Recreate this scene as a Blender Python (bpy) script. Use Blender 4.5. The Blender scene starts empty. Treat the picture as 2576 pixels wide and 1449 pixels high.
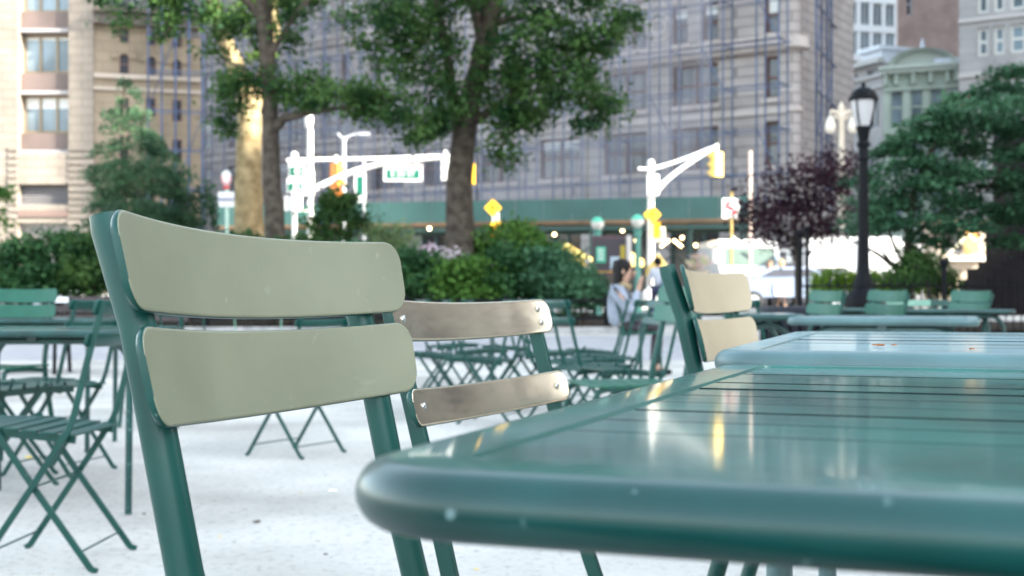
import bpy, math, random
import numpy as np
from mathutils import Vector, Matrix
SC = bpy.context.scene
COL = SC.collection
R = math.radians
# ------------------------------------------------------------------ camera, sky, sun, exposure
F, HZ, CX, EYE = 3200.0, 754.0, 1288.0, 0.80
cam = bpy.data.cameras.new('camera'); camo = bpy.data.objects.new('camera', cam); COL.objects.link(camo)
camo.location = (0, 0, EYE); camo.rotation_euler = (R(90), 0, 0)
cam.sensor_width = 36; cam.lens = 36 * F / 2576; cam.shift_y = (HZ - 724.5) / 2576
cam.clip_start = 0.05; cam.clip_end = 1500
cam.dof.use_dof = True; cam.dof.focus_distance = 1.12; cam.dof.aperture_fstop = 11.2
SC.camera = camo
SUN = Vector((0.85, -0.35, 0.50)).normalized()
W0 = bpy.data.worlds.new('World'); SC.world = W0; W0.use_nodes = True
nt = W0.node_tree; bg = nt.nodes['Background']
sky = nt.nodes.new('ShaderNodeTexSky'); sky.sky_type = 'NISHITA'; sky.sun_disc = False
sky.sun_elevation = math.asin(SUN.z); sky.sun_rotation = math.atan2(SUN.x, SUN.y)
sky.air_density = 1.0; sky.dust_density = 1.5; sky.ozone_density = 1.0
hs_ = nt.nodes.new('ShaderNodeHueSaturation'); hs_.inputs['Saturation'].default_value = 0.55; hs_.inputs['Hue'].default_value = 0.478   # sky paled and turned towards cyan in place of white balance
nt.links.new(sky.outputs[0], hs_.inputs['Color']); nt.links.new(hs_.outputs[0], bg.inputs[0]); bg.inputs[1].default_value = 0.15
sun = bpy.data.lights.new('sun', 'SUN'); sun.energy = 5.0; sun.angle = R(0.53); sun.color = (1.0, 0.93, 0.80)
suno = bpy.data.objects.new('sun', sun); COL.objects.link(suno); suno.rotation_euler = SUN.to_track_quat('Z', 'Y').to_euler()
SC.view_settings.view_transform = 'Standard'; SC.view_settings.look = 'None'
SC.view_settings.exposure = 2.62; SC.view_settings.gamma = 1.0
SC.cycles.use_denoising = True
SC.cycles.max_bounces = 8; SC.cycles.sample_clamp_indirect = 6
# ------------------------------------------------------------------ helpers
def W(px, py, Z): return Vector(((px - CX) * Z / F, Z, EYE + (HZ - py) * Z / F))
def gz(y): return min(max(0.0, (y - 28) * 0.03), 0.96)
def mat(name, col, rough=0.5, spec=0.5, metal=0.0, var=0.0, scale=8.0, bump=0.0, bscale=60.0, col2=None, emit=None, trans=0.0, coat=0.0, detail=4.0, ramp=(0.35, 0.65), stretch=None, wear=None, rvar=0.0):
    m = bpy.data.materials.new(name); m.use_nodes = True
    n = m.node_tree.nodes; l = m.node_tree.links; b = n['Principled BSDF']
    b.inputs['Base Color'].default_value = (*col, 1); b.inputs['Roughness'].default_value = rough
    b.inputs['Specular IOR Level'].default_value = spec; b.inputs['Metallic'].default_value = metal
    b.inputs['Coat Weight'].default_value = coat; b.inputs['Coat Roughness'].default_value = 0.07
    tc = n.new('ShaderNodeTexCoord'); vec = tc.outputs['Object']
    if stretch:
        mp = n.new('ShaderNodeMapping'); mp.inputs['Scale'].default_value = stretch; l.new(vec, mp.inputs['Vector']); vec = mp.outputs[0]
    if col2 is not None or var:
        nz = n.new('ShaderNodeTexNoise'); nz.inputs['Scale'].default_value = scale; nz.inputs['Detail'].default_value = detail
        l.new(vec, nz.inputs['Vector'])
        rp = n.new('ShaderNodeValToRGB'); rp.color_ramp.elements[0].position = ramp[0]; rp.color_ramp.elements[1].position = ramp[1]
        c2 = col2 if col2 is not None else tuple(c * (1 + var) for c in col)
        c1 = col if col2 is not None else tuple(c * (1 - var) for c in col)
        rp.color_ramp.elements[0].color = (*c1, 1); rp.color_ramp.elements[1].color = (*c2, 1)
        l.new(nz.outputs['Fac'], rp.inputs[0]); l.new(rp.outputs[0], b.inputs['Base Color'])
    if bump:
        nb = n.new('ShaderNodeTexNoise'); nb.inputs['Scale'].default_value = bscale; nb.inputs['Detail'].default_value = 5
        l.new(vec, nb.inputs['Vector'])
        bp = n.new('ShaderNodeBump'); bp.inputs['Strength'].default_value = bump; bp.inputs['Distance'].default_value = 0.02
        l.new(nb.outputs['Fac'], bp.inputs['Height']); l.new(bp.outputs[0], b.inputs['Normal'])
    for sc_, th_, wc_, st_ in (wear or ()):      # chips, dust and scuffs in the paint
        nw = n.new('ShaderNodeTexNoise'); nw.inputs['Scale'].default_value = sc_; nw.inputs['Detail'].default_value = 3
        mw = n.new('ShaderNodeMapping'); mw.inputs['Scale'].default_value = st_; mw.inputs['Rotation'].default_value = (0.3, 0.5, 0.7 if st_ != (1, 1, 1) else 0); l.new(tc.outputs['Object'], mw.inputs['Vector']); l.new(mw.outputs[0], nw.inputs['Vector'])
        rw = n.new('ShaderNodeValToRGB'); rw.color_ramp.elements[0].position = th_; rw.color_ramp.elements[1].position = th_ + .06; l.new(nw.outputs['Fac'], rw.inputs[0])
        mx = n.new('ShaderNodeMix'); mx.data_type = 'RGBA'; l.new(rw.outputs[0], mx.inputs[0]); mx.inputs[7].default_value = (*wc_, 1)
        src = b.inputs['Base Color'].links[0].from_socket if b.inputs['Base Color'].links else None
        if src: l.new(src, mx.inputs[6])
        else: mx.inputs[6].default_value = (*col, 1)
        l.new(mx.outputs[2], b.inputs['Base Color'])
    if rvar:
        nr = n.new('ShaderNodeTexNoise'); nr.inputs['Scale'].default_value = 13; nr.inputs['Detail'].default_value = 7; l.new(tc.outputs['Object'], nr.inputs['Vector'])
        mr = n.new('ShaderNodeMapRange'); mr.inputs[1].default_value = .35; mr.inputs[2].default_value = .7; mr.inputs[3].default_value = rough; mr.inputs[4].default_value = rough + rvar; l.new(nr.outputs['Fac'], mr.inputs[0]); l.new(mr.outputs[0], b.inputs['Roughness'])
    if emit:
        b.inputs['Emission Color'].default_value = (*emit[0], 1); b.inputs['Emission Strength'].default_value = emit[1]
    if trans:
        o = n['Material Output']; t = n.new('ShaderNodeBsdfTranslucent'); mx = n.new('ShaderNodeMixShader'); mx.inputs[0].default_value = trans
        src = b.inputs['Base Color'].links[0].from_socket if b.inputs['Base Color'].links else None
        if src:
            l.new(src, t.inputs[0])
        else: t.inputs[0].default_value = (*col, 1)
        l.new(b.outputs[0], mx.inputs[1]); l.new(t.outputs[0], mx.inputs[2]); l.new(mx.outputs[0], o.inputs[0])
    return m
def masonry(name, c1, c2, bw, bh, mortar=0.02, bump=0.6, axis='xz', rough=0.85, mc=None):
    m = bpy.data.materials.new(name); m.use_nodes = True
    n = m.node_tree.nodes; l = m.node_tree.links; b = n['Principled BSDF']; b.inputs['Roughness'].default_value = rough
    b.inputs['Specular IOR Level'].default_value = 0.25
    tc = n.new('ShaderNodeTexCoord'); sp = n.new('ShaderNodeSeparateXYZ'); cb = n.new('ShaderNodeCombineXYZ'); ad = n.new('ShaderNodeMath')
    l.new(tc.outputs['Object'], sp.inputs[0]); l.new(sp.outputs[0], ad.inputs[0]); l.new(sp.outputs[1], ad.inputs[1])
    l.new(ad.outputs[0], cb.inputs[0]); l.new(sp.outputs[2], cb.inputs[1])
    br = n.new('ShaderNodeTexBrick'); br.inputs['Scale'].default_value = 1.0
    br.inputs['Brick Width'].default_value = bw; br.inputs['Row Height'].default_value = bh; br.inputs['Mortar Size'].default_value = mortar
    br.inputs['Color1'].default_value = (*c1, 1); br.inputs['Color2'].default_value = (*c2, 1)
    br.inputs['Mortar'].default_value = (*(mc or tuple(c * 0.6 for c in c1)), 1)
    l.new(cb.outputs[0], br.inputs['Vector'])
    nz = n.new('ShaderNodeTexNoise'); nz.inputs['Scale'].default_value = 0.6; nz.inputs['Detail'].default_value = 8
    l.new(tc.outputs['Object'], nz.inputs['Vector'])
    mx = n.new('ShaderNodeMix'); mx.data_type = 'RGBA'; mx.blend_type = 'MULTIPLY'; mx.inputs[0].default_value = 0.55
    rp = n.new('ShaderNodeValToRGB'); rp.color_ramp.elements[0].position = 0.3; rp.color_ramp.elements[0].color = (.55, .55, .56, 1); rp.color_ramp.elements[1].position = 0.65
    l.new(nz.outputs['Fac'], rp.inputs[0]); l.new(br.outputs['Color'], mx.inputs[6]); l.new(rp.outputs[0], mx.inputs[7]); l.new(mx.outputs[2], b.inputs['Base Color'])
    bp = n.new('ShaderNodeBump'); bp.inputs['Strength'].default_value = bump; bp.inputs['Distance'].default_value = 0.05; bp.invert = True
    l.new(br.outputs['Fac'], bp.inputs['Height']); l.new(bp.outputs[0], b.inputs['Normal'])
    return m

class MB:
    """collects faces of one mesh"""
    def __init__(s): s.v = []; s.f = []
    def add(s, vs, fs):
        o = len(s.v); s.v.extend([tuple(p) for p in vs]); s.f.extend([tuple(i + o for i in q) for q in fs]); return s
    def box(s, c, size, rz=0.0, ry=0.0, rx=0.0):
        m = Matrix.Rotation(rz, 3, 'Z') @ Matrix.Rotation(ry, 3, 'Y') @ Matrix.Rotation(rx, 3, 'X')
        c = Vector(c); h = [d / 2 for d in size]
        vs = [c + m @ Vector((x * h[0], y * h[1], z * h[2])) for x in (-1, 1) for y in (-1, 1) for z in (-1, 1)]
        return s.add(vs, [(0, 1, 3, 2), (4, 6, 7, 5), (0, 4, 5, 1), (2, 3, 7, 6), (0, 2, 6, 4), (1, 5, 7, 3)])
    def tube(s, path, r, n=10, cap=True, flat=None):
        """path of points, r a radius or list; flat=(a,b,side_vector): rectangular bar instead"""
        P = [Vector(p) for p in path]; k = len(P)
        rr = r if isinstance(r, (list, tuple)) else [r] * k
        rings = []
        up = None
        for i in range(k):
            t = (P[min(i + 1, k - 1)] - P[max(i - 1, 0)]).normalized()
            if up is None:
                up = flat[2] if flat else (Vector((0, 0, 1)) if abs(t.z) < .9 else Vector((1, 0, 0)))
            a = (Vector(up) - t * t.dot(Vector(up))).normalized(); b = t.cross(a); up = a
            if flat:
                ca, cb = flat[0] / 2, flat[1] / 2; e = min(ca, cb) * .25
                ring = [P[i] + a * x + b * y for x, y in ((ca, cb - e), (ca - e, cb), (-ca + e, cb), (-ca, cb - e), (-ca, -cb + e), (-ca + e, -cb), (ca - e, -cb), (ca, -cb + e))]
            else:
                ring = [P[i] + (a * math.cos(2 * math.pi * j / n) + b * math.sin(2 * math.pi * j / n)) * rr[i] for j in range(n)]
            rings.append(ring)
        return s.loft(rings, cap)
    def loft(s, rings, cap=True, closed=False):
        n = len(rings[0]); k = len(rings); vs = [p for g in rings for p in g]; fs = []
        for i in range(k if closed else k - 1):
            for j in range(n):
                a = i * n + j; b = i * n + (j + 1) % n; c = ((i + 1) % k) * n + (j + 1) % n; d = ((i + 1) % k) * n + j
                fs.append((a, b, c, d))
        if cap and not closed: fs.append(tuple(range(n - 1, -1, -1))); fs.append(tuple((k - 1) * n + j for j in range(n)))
        return s.add(vs, fs)
    def lathe(s, c, prof, n=20):
        c = Vector(c)
        return s.loft([[c + Vector((r * math.cos(2 * math.pi * j / n), r * math.sin(2 * math.pi * j / n), z)) for j in range(n)] for r, z in prof])
    def ball(s, c, r, n=14, m=9, sq=(1, 1, 1)):
        c = Vector(c); rings = []
        for i in range(m + 1):
            a = -math.pi / 2 + math.pi * i / m; rad = max(math.cos(a), 1e-3)
            rings.append([c + Vector((r * sq[0] * rad * math.cos(2 * math.pi * j / n), r * sq[1] * rad * math.sin(2 * math.pi * j / n), r * sq[2] * math.sin(a))) for j in range(n)])
        return s.loft(rings)
    def prism(s, poly, d):
        """planar polygon of 3D points pushed along vector d"""
        P = [Vector(p) for p in poly]; n = len(P); d = Vector(d)
        return s.add(P + [p + d for p in P], [tuple(range(n)), tuple(range(2 * n - 1, n - 1, -1))] + [(i, i + n, (i + 1) % n + n, (i + 1) % n) for i in range(n)])
    def build(s, name, m, parent=None, smooth=False, angle=40, origin=None, m2=None, pick=None):
        me = bpy.data.meshes.new(name)
        off = Vector(origin) if origin is not None else (Vector(parent['_w']) if parent is not None and '_w' in parent else Vector((0, 0, 0)))
        me.from_pydata([(p[0] - off.x, p[1] - off.y, p[2] - off.z) for p in s.v], [], s.f); me.validate()
        import bmesh
        bm = bmesh.new(); bm.from_mesh(me); bmesh.ops.recalc_face_normals(bm, faces=bm.faces); bm.to_mesh(me); bm.free()
        me.materials.append(m)
        if m2 is not None:
            me.materials.append(m2)
            if len(me.polygons) == len(s.f): me.polygons.foreach_set('material_index', [1 if pick(i) else 0 for i in range(len(s.f))])
        if smooth:
            me.shade_smooth()
            try: me.set_sharp_from_angle(angle=R(angle))
            except Exception: pass
        o = bpy.data.objects.new(name, me); COL.objects.link(o)
        if parent is not None: o.parent = parent
        elif origin is not None: o.location = off
        return o
def tag(o, label, cat, group=None):
    o['label'] = label; o['category'] = cat
    if group: o['group'] = group
    return o
def T(name, label, cat, loc=(0, 0, 0), group=None):
    o = bpy.data.objects.new(name, None); COL.objects.link(o); o.location = loc; o.empty_display_size = .1
    o['_w'] = tuple(loc); tag(o, label, cat, group); return o
def struct(o, kind='structure'): o['kind'] = kind; return o
def kids(o): return [c for c in bpy.data.objects if c.parent == o]
def dup(root, loc, rz, label, group=None, swap=None):
    r = root.copy(); COL.objects.link(r); r.location = loc; r.rotation_euler = (0, 0, rz); r['label'] = label
    if group: r['group'] = group
    def rec(src, dst):
        for c in CH[src.name]:
            d = c.copy(); COL.objects.link(d); d.parent = dst; d.matrix_parent_inverse = c.matrix_parent_inverse.copy()
            if swap and any(q.name in swap for q in d.data.materials):
                key = (d.data.name, tuple(sorted((a, b.name) for a, b in swap.items())))
                if key not in SWAPPED:
                    me = d.data.copy(); SWAPPED[key] = me
                    for i in range(len(me.materials)):
                        if me.materials[i].name in swap: me.materials[i] = swap[me.materials[i].name]
                d.data = SWAPPED[key]
            if c.name in CH: rec(c, d)
    rec(root, r); return r
CH = {}; SWAPPED = {}
def index(root):
    def rec(o):
        k = [c for c in COL.objects if c.parent == o]
        if k: CH[o.name] = k
        for c in k: rec(c)
    rec(root)
# ------------------------------------------------------------------ materials
GREEN = mat('green_paint', (.004, .053, .043), .36, .34, var=.12, scale=14, bump=.015, bscale=900, wear=[(55, .74, (.16, .24, .2), (1, 1, 1))])
SLAT = mat('slat_paint_sage_sheen', (.188, .198, .132), .38, .6, var=.08, scale=7, bump=.05, bscale=1100, rvar=.15, wear=[(26, .69, (.235, .245, .175), (1, .10, 1)), (34, .68, (.235, .245, .175), (.12, 1, 1)), (90, .72, (.25, .26, .19), (1, 1, 1))])  # green paint made sage: street light reflected on slat faces, put into the colour
SLATW = mat('slat_paint_warm_sheen', (.42, .35, .235), .36, .6, var=.05, scale=9, bump=.03, bscale=1400)  # same slat paint turned beige, warm reflected light put into the colour
POL = mat('polished_worn_sheen', (.90, .72, .53), .13, .5, metal=.95, scale=7, col2=(.68, .60, .46), bump=.30, bscale=4, ramp=(.30, .80), stretch=(1, .30, .8), rvar=.10, detail=1)  # coppery reflections and their streaks put into the metal colour
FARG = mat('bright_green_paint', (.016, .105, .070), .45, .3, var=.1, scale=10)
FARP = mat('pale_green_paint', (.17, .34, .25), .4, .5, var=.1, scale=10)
STEEL = mat('rivet_steel', (.5, .52, .5), .25, .5, metal=1)
TABLE = mat('table_paint', (.003, .044, .040), .28, .42, var=.3, scale=9, bump=.004, bscale=45, coat=.22, rvar=.15, wear=[(70, .655, (.13, .21, .21), (1, 1, 1)), (14, .70, (.05, .13, .13), (1, .2, 1))])  # table frame paint; base darkened for the shade under the curved rim
TSLAT = mat('table_slat_paint', (.006, .098, .079), .34, .42, var=.3, scale=9, bump=.003, bscale=45, coat=.65, rvar=.15, wear=[(70, .73, (.22, .30, .28), (1, 1, 1)), (16, .68, (.06, .19, .16), (1, .25, 1))])
TABLE2 = mat('pale_table_paint', (.055, .125, .13), .42, .8, var=.2, scale=9)  # both second-table paints have a paler, bluer base
TSLAT2 = mat('pale_table_slat_paint', (.11, .195, .205), .48, 1.0, var=.2, scale=9, bump=.004, bscale=60, coat=.15, rvar=.15)
GROOVE_SHADE = mat('groove_shade', (.004, .007, .007), .95, .1)  # near-black shade painted on slat side walls to darken the gaps
RUST = mat('leaf_scrap_brown', (.30, .10, .03), .8)
YLEAF = mat('yellow_leaf', (.62, .46, .08), .7)
BLACK = mat('black_iron', (.005, .0055, .007), .5, .10)
DARKW = mat('dark_timber', (.055, .04, .042), .55, .4, var=.3, scale=6)
BARK = mat('grey_brown_bark', (.045, .036, .029), .95, .2, col2=(.10, .082, .066), scale=5, bump=1.0, bscale=14)
PLANE = mat('mottled_plane_bark', (.15, .11, .055), .9, .2, col2=(.31, .24, .13), scale=2.2, bump=.5, bscale=6, detail=2)
WHITEP = mat('white_pole_paint', (.78, .78, .76), .4, .5)
GREYP = mat('grey_pole_paint', (.42, .44, .48), .45, .5)
YEL = mat('sign_yellow', (.85, .48, .02), .45, .5)
SGRN = mat('sign_green', (.0, .11, .07), .4, .5)
SGRNF = mat('shed_green', (.040, .105, .095), .6, .4, var=.12, scale=.7)
RED = mat('sign_red', (.62, .03, .05), .45)
ORG = mat('signal_orange', (.80, .26, .04), .5)
INK = mat('sign_black', (.01, .01, .012), .6, .15)
GLASS = mat('window_glass', (.055, .055, .065), .08, .6, var=.3, scale=.5)
GLASSB = mat('light_window_glass', (.16, .21, .24), .08, .7, var=.5, scale=.35)
BLIND = mat('window_blind', (.62, .63, .62), .7)
TYRE = mat('tyre_rubber', (.02, .02, .02), .8)
CARW = mat('white_car_paint', (.75, .76, .78), .25, .5, coat=.6)
# ------------------------------------------------------------------ ground, paths, street
def sheet(name, xs, ys, dz, m, zf=gz):
    b = MB()
    for i in range(len(ys) - 1):
        for j in range(len(xs) - 1):
            q = [(xs[j], ys[i]), (xs[j + 1], ys[i]), (xs[j + 1], ys[i + 1]), (xs[j], ys[i + 1])]
            b.add([(x, y, zf(y) + dz) for x, y in q], [(0, 1, 2, 3)])
    return struct(b.build(name, m))
GRAVEL = mat('pale_gravel', (.36, .345, .315), .95, .1, col2=(.58, .56, .525), scale=.9, bump=.5, bscale=120, detail=12, ramp=(.3, .62))
def _gravel():
    n = GRAVEL.node_tree.nodes; l = GRAVEL.node_tree.links; b = n['Principled BSDF']
    tc = n.new('ShaderNodeTexCoord'); v = n.new('ShaderNodeTexNoise'); v.inputs['Scale'].default_value = 30; v.inputs['Detail'].default_value = 6; v.inputs['Roughness'].default_value = .75
    l.new(tc.outputs['Object'], v.inputs['Vector'])
    rp = n.new('ShaderNodeValToRGB'); rp.color_ramp.elements[0].position = .30; rp.color_ramp.elements[0].color = (.45, .44, .42, 1); rp.color_ramp.elements[1].position = .47
    l.new(v.outputs['Fac'], rp.inputs[0])
    mx = n.new('ShaderNodeMix'); mx.data_type = 'RGBA'; mx.blend_type = 'MULTIPLY'; mx.inputs[0].default_value = 1
    src = b.inputs['Base Color'].links[0].from_socket
    l.new(src, mx.inputs[6]); l.new(rp.outputs[0], mx.inputs[7]); l.new(mx.outputs[2], b.inputs['Base Color'])
_gravel()
sheet('ground', [-400, -30, 0, 30, 400], [-120, 0, 28, 60, 130, 600], 0, GRAVEL)
sheet('path', [-80, 0, 80], [16.8, 28], .004, mat('grey_asphalt', (.34, .335, .345), .9, .2, var=.12, scale=1.5, bump=.2, bscale=90))
SOIL = mat('dark_soil', (.03, .024, .018), .95, .1, var=.4, scale=3, bump=.6, bscale=20)
struct(MB().add([(-80, 29.2, gz(29.2) + .05), (3.2, 29.2, gz(29.2) + .05), (3.6, 38, gz(38) + .05), (-80, 38, gz(38) + .05)], [(0, 1, 2, 3)]).build('planting_bed', SOIL))
struct(MB().add([(5.4, 20.2, .05), (80, 18.5, .05), (80, 34, .23), (6.6, 34, .23)], [(0, 1, 2, 3)]).build('planting_bed', SOIL))
sheet('road', [-300, 0, 60, 300], [41, 52], .004, mat('road_asphalt', (.12, .12, .125), .85, .3, var=.15, scale=1.2))
sheet('pavement', [-300, 0, 60, 300], [38.2, 40.85], .12, mat('concrete_pavement', (.38, .37, .35), .9, .2, var=.1, scale=1.3))
sheet('pavement', [-300, 0, 300], [52.15, 60, 200], .12, mat('concrete_pavement_far', (.36, .35, .34), .9, .2, var=.1, scale=1.3))
CURBM = mat('granite_kerb', (.33, .32, .315), .85, .2, var=.2, scale=4)
def curb(name, a, b, h=.15, w=.18):
    a = Vector(a); b = Vector(b); d = (b - a); s = Vector((-d.y, d.x, 0)).normalized() * w
    return struct(MB().prism([a, b, b + Vector((0, 0, h)), a + Vector((0, 0, h))], s).build(name, CURBM))
curb('kerb', (-80, 29.0, .03), (3.2, 29.0, .03)); curb('kerb', (5.35, 20.0, 0), (80, 18.3, 0))
curb('kerb', (-300, 40.85, gz(40.9)), (300, 40.85, gz(40.9)), .13); curb('kerb', (-300, 52.0, gz(52)), (300, 52.0, gz(52)), .13)
# painted crossing bars on the road
b = MB()
for i in range(9):
    x = 3 + i * 1.25; b.add([(x, 42.2, gz(42.2) + .009), (x + .6, 42.2, gz(42.2) + .009), (x + .6, 45.4, gz(45.4) + .009), (x, 45.4, gz(45.4) + .009)], [(0, 1, 2, 3)])
struct(b.build('road_marking', mat('road_paint', (.75, .75, .72), .8)))
# ------------------------------------------------------------------ buildings
class Fac:
    """a facade plane: p(s, z, out) with s along, out towards the street"""
    def __init__(f, o, d): f.o = Vector((o[0], o[1], 0)); f.d = Vector((d[0], d[1], 0)).normalized(); f.n = Vector((f.d.y, -f.d.x, 0)); f.n = f.n if f.n.y < 0 else -f.n
    def p(f, s, z, out=0): return f.o + f.d * s + f.n * out + Vector((0, 0, z))
    def s_at(f, px): a = (px - CX) / F; return (f.o.x - a * f.o.y) / (a * f.d.y - f.d.x)
    def z_at(f, px, py): q = f.p(f.s_at(px), 0); return EYE + (HZ - py) * q.y / F
    def bar(f, b, s0, s1, z0, z1, out0, out1):
        P = [f.p(s, z, o) for s in (s0, s1) for o in (out0, out1) for z in (z0, z1)]
        b.add(P, [(0, 1, 3, 2), (4, 6, 7, 5), (0, 4, 5, 1), (2, 3, 7, 6), (0, 2, 6, 4), (1, 5, 7, 3)])
    def wall(f, b, s0, s1, z0, z1, holes, depth=.4):
        S = sorted({s0, s1, *[h for q in holes for h in q[:2]]}); Z = sorted({z0, z1, *[h for q in holes for h in q[2:4]]})
        S = [s for s in S if s0 <= s <= s1]; Z = [z for z in Z if z0 <= z <= z1]
        for i in range(len(S) - 1):
            for j in range(len(Z) - 1):
                cs = (S[i] + S[i + 1]) / 2; cz = (Z[j] + Z[j + 1]) / 2
                if any(q[0] < cs < q[1] and q[2] < cz < q[3] for q in holes): continue
                b.add([f.p(S[i], Z[j]), f.p(S[i + 1], Z[j]), f.p(S[i + 1], Z[j + 1]), f.p(S[i], Z[j + 1])], [(0, 1, 2, 3)])
        for a, c, e, g in [q[:4] for q in holes]:
            for u, v in (((a, e), (c, e)), ((c, e), (c, g)), ((c, g), (a, g)), ((a, g), (a, e))):
                b.add([f.p(u[0], u[1]), f.p(v[0], v[1]), f.p(v[0], v[1], -depth), f.p(u[0], u[1], -depth)], [(0, 1, 2, 3)])
    def window(f, par, q, fm, gm, nx=2, ny=2, depth=.28, fw=.09, blind=0, blindm=None):
        a, c, e, g = q; b = MB()
        for x in [a + (c - a) * i / nx for i in range(nx + 1)]:
            x0 = min(max(x, a + fw / 2), c - fw / 2); f.bar(b, x0 - fw / 2, x0 + fw / 2, e, g, -depth, -depth + .1)
        zs = [e + (g - e) * j / ny for j in range(ny + 1)]
        for z in zs:
            z0 = min(max(z, e + fw / 2), g - fw / 2); f.bar(b, a + fw, c - fw, z0 - fw / 2, z0 + fw / 2, -depth + .003, -depth + .08)
        w = b.build('window', fm, par)
        w['_w'] = par['_w']
        MB().add([f.p(a, e, -depth + .02), f.p(c, e, -depth + .02), f.p(c, g, -depth + .02), f.p(a, g, -depth + .02)], [(0, 1, 2, 3)]).build('pane', gm, w)
        if blind: MB().add([f.p(a + .05, g - (g - e) * blind, -depth + .03), f.p(c - .05, g - (g - e) * blind, -depth + .03), f.p(c - .05, g, -depth + .03), f.p(a + .05, g, -depth + .03)], [(0, 1, 2, 3)]).build('blind', blindm or BLIND, w)
        return w
def back_box(b, f, s0, s1, z0, z1, depth):
    """sides, roof and back behind a facade"""
    P = [f.p(s, z, o) for s in (s0, s1) for o in (-.45, -depth) for z in (z0, z1)]
    b.add(P, [(0, 1, 3, 2), (4, 6, 7, 5), (2, 3, 7, 6), (1, 5, 7, 3)])
    for s in (s0, s1): b.add([f.p(s, z0, 0), f.p(s, z0, -.45), f.p(s, z1, -.45), f.p(s, z1, 0)], [(0, 1, 2, 3)])
    b.add([f.p(s0, z1, 0), f.p(s1, z1, 0), f.p(s1, z1, -.45), f.p(s0, z1, -.45)], [(0, 1, 2, 3)])
rnd = random.Random(7)
# --- the big limestone block with scaffolding
LIME = masonry('rusticated_limestone', (.385, .35, .335), (.335, .305, .295), 1.6, .46, .035, 1.0)
LIMT = mat('limestone_trim', (.40, .36, .34), .85, .2, var=.12, scale=.8, bump=.3, bscale=3)
fl = Fac((12.75, 57.3), (-.831, .556))
blk = T('corner_building', 'wide limestone office block behind blue scaffolding and a green sidewalk shed', 'building', (12.75, 57.3, .96))
rows = [(6.93, 8.94), (10.0, 11.9), (12.95, 14.75), (16.0, 17.9), (19.6, 21.6), (23.0, 25.0)]
holes = []; wins = []
for r_, (z0, z1) in enumerate(rows):
    for i in range(13):
        c = 4.96 + 3.75 * i
        if r_ < 2: q = (c - 1.2, c + 1.2, z0, z1); holes.append(q); wins.append((q, r_))
        else:
            for k in (-1, 1):
                q = (c + k * .78 - .42, c + k * .78 + .42, z0, z1); holes.append(q)
                if r_ < 4: wins.append((q, r_))
    q = (.75, 1.45, z0, z1); holes.append(q); wins.append((q, r_))
hs = [(c0, c0 + 2.6, 1.15, 4.4) for c0 in [3.7 + 3.75 * i for i in range(13)]]
b = MB(); fl.wall(b, .35, 56, .9, 30, holes + hs); back_box(b, fl, .35, 56, .9, 30, 9)
b.build('wall', LIME, blk)
WFR = mat('dark_red_window_frame', (.11, .055, .05), .6)
for q, r_ in wins:
    one = q[1] - q[0] < 1
    fl.window(blk, q, WFR, GLASS, 1 if one else 2, 2, .3, .11, blind=rnd.choice([0, 0, .3, .5, .25]) if rnd.random() < .75 else 0, blindm=rnd.choice([BLIND, BLIND, mat('brown_blind', (.30, .19, .12), .7)]) if False else BLIND)
b = MB()
for z0, z1, o in ((4.95, 5.35, .25), (5.35, 5.6, .5), (9.25, 9.55, .12), (12.1, 12.35, .30), (12.35, 12.6, .55), (12.6, 12.72, .7), (15.3, 15.6, .25), (15.6, 15.8, .45), (18.6, 19.0, .4), (22.2, 22.5, .3)):
    fl.bar(b, .36, 56, z0, z1, -.05, o)
for q, r_ in wins: fl.bar(b, q[0] - .12, q[1] + .12, q[2] - .24, q[2] - .02, -.03, .16)
b.build('cornice', LIMT, blk)
# carved panels between the paired windows of the upper rows: rings and diamonds
b = MB()
for r_ in (2, 3):
    zc = sum(rows[r_]) / 2
    for i in range(13):
        c = 4.96 + 3.75 * (i + .5)
        for rad in (.62, .38):
            ring = []
            for k in range(16):
                a = 2 * math.pi * k / 16
                cc = fl.p(c + rad * math.cos(a), zc + rad * math.sin(a), .04); t = fl.d * (-math.sin(a)) + Vector((0, 0, math.cos(a))); rd = fl.d * math.cos(a) + Vector((0, 0, math.sin(a)))
                ring.append([cc + (rd * math.cos(w) + fl.n * math.sin(w)) * .09 for w in [2 * math.pi * j / 6 for j in range(6)]])
            b.loft(ring, closed=True)
        b.build('carved_ring', LIMT, blk, smooth=True); b = MB()
        fl.bar(b, c - .95, c + .95, rows[r_][0] - .3, rows[r_][0] - .12, 0, .1); b.build('panel_moulding', LIMT, blk); b = MB(); fl.bar(b, c - .95, c + .95, rows[r_][1] + .1, rows[r_][1] + .28, 0, .12); b.build('panel_moulding', LIMT, blk); b = MB()
# rounded prow at the corner and the netted return face
b = MB(); rings = []
c0 = fl.p(.35, 0, -.45)
for z in [.9, 30]:
    ring = []
    for k in range(11):
        a = math.atan2(fl.n.y, fl.n.x) + R(100) * k / 10
        ring.append(c0 + Vector((math.cos(a), math.sin(a), 0)) * .45 + Vector((0, 0, z)))
    rings.append(ring)
n = 11
b.add(rings[0] + rings[1], [(j, j + 1, n + j + 1, n + j) for j in range(n - 1)])
b.build('prow', LIME, blk, smooth=True)
b = MB()
for z0, z1, o in ((4.95, 5.5, .25), (12.1, 12.7, .35), (15.3, 15.8, .25), (9.25, 9.55, .08)):
    b = MB(); b.lathe(c0 + Vector((0, 0, 0)), [(.3, z0), (.45 + o, z0 + .1), (.45 + o, z1), (.3, z1)], 32); b.build('prow_cornice', LIMT, blk, smooth=True)
NET = masonry('netted_brown_stone', (.25, .21, .20), (.20, .175, .18), 1.6, .46, .03, .6)
f2 = Fac((12.95, 57.75), (.42, 1)); f2.n = Vector((f2.d.y, -f2.d.x, 0))
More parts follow.
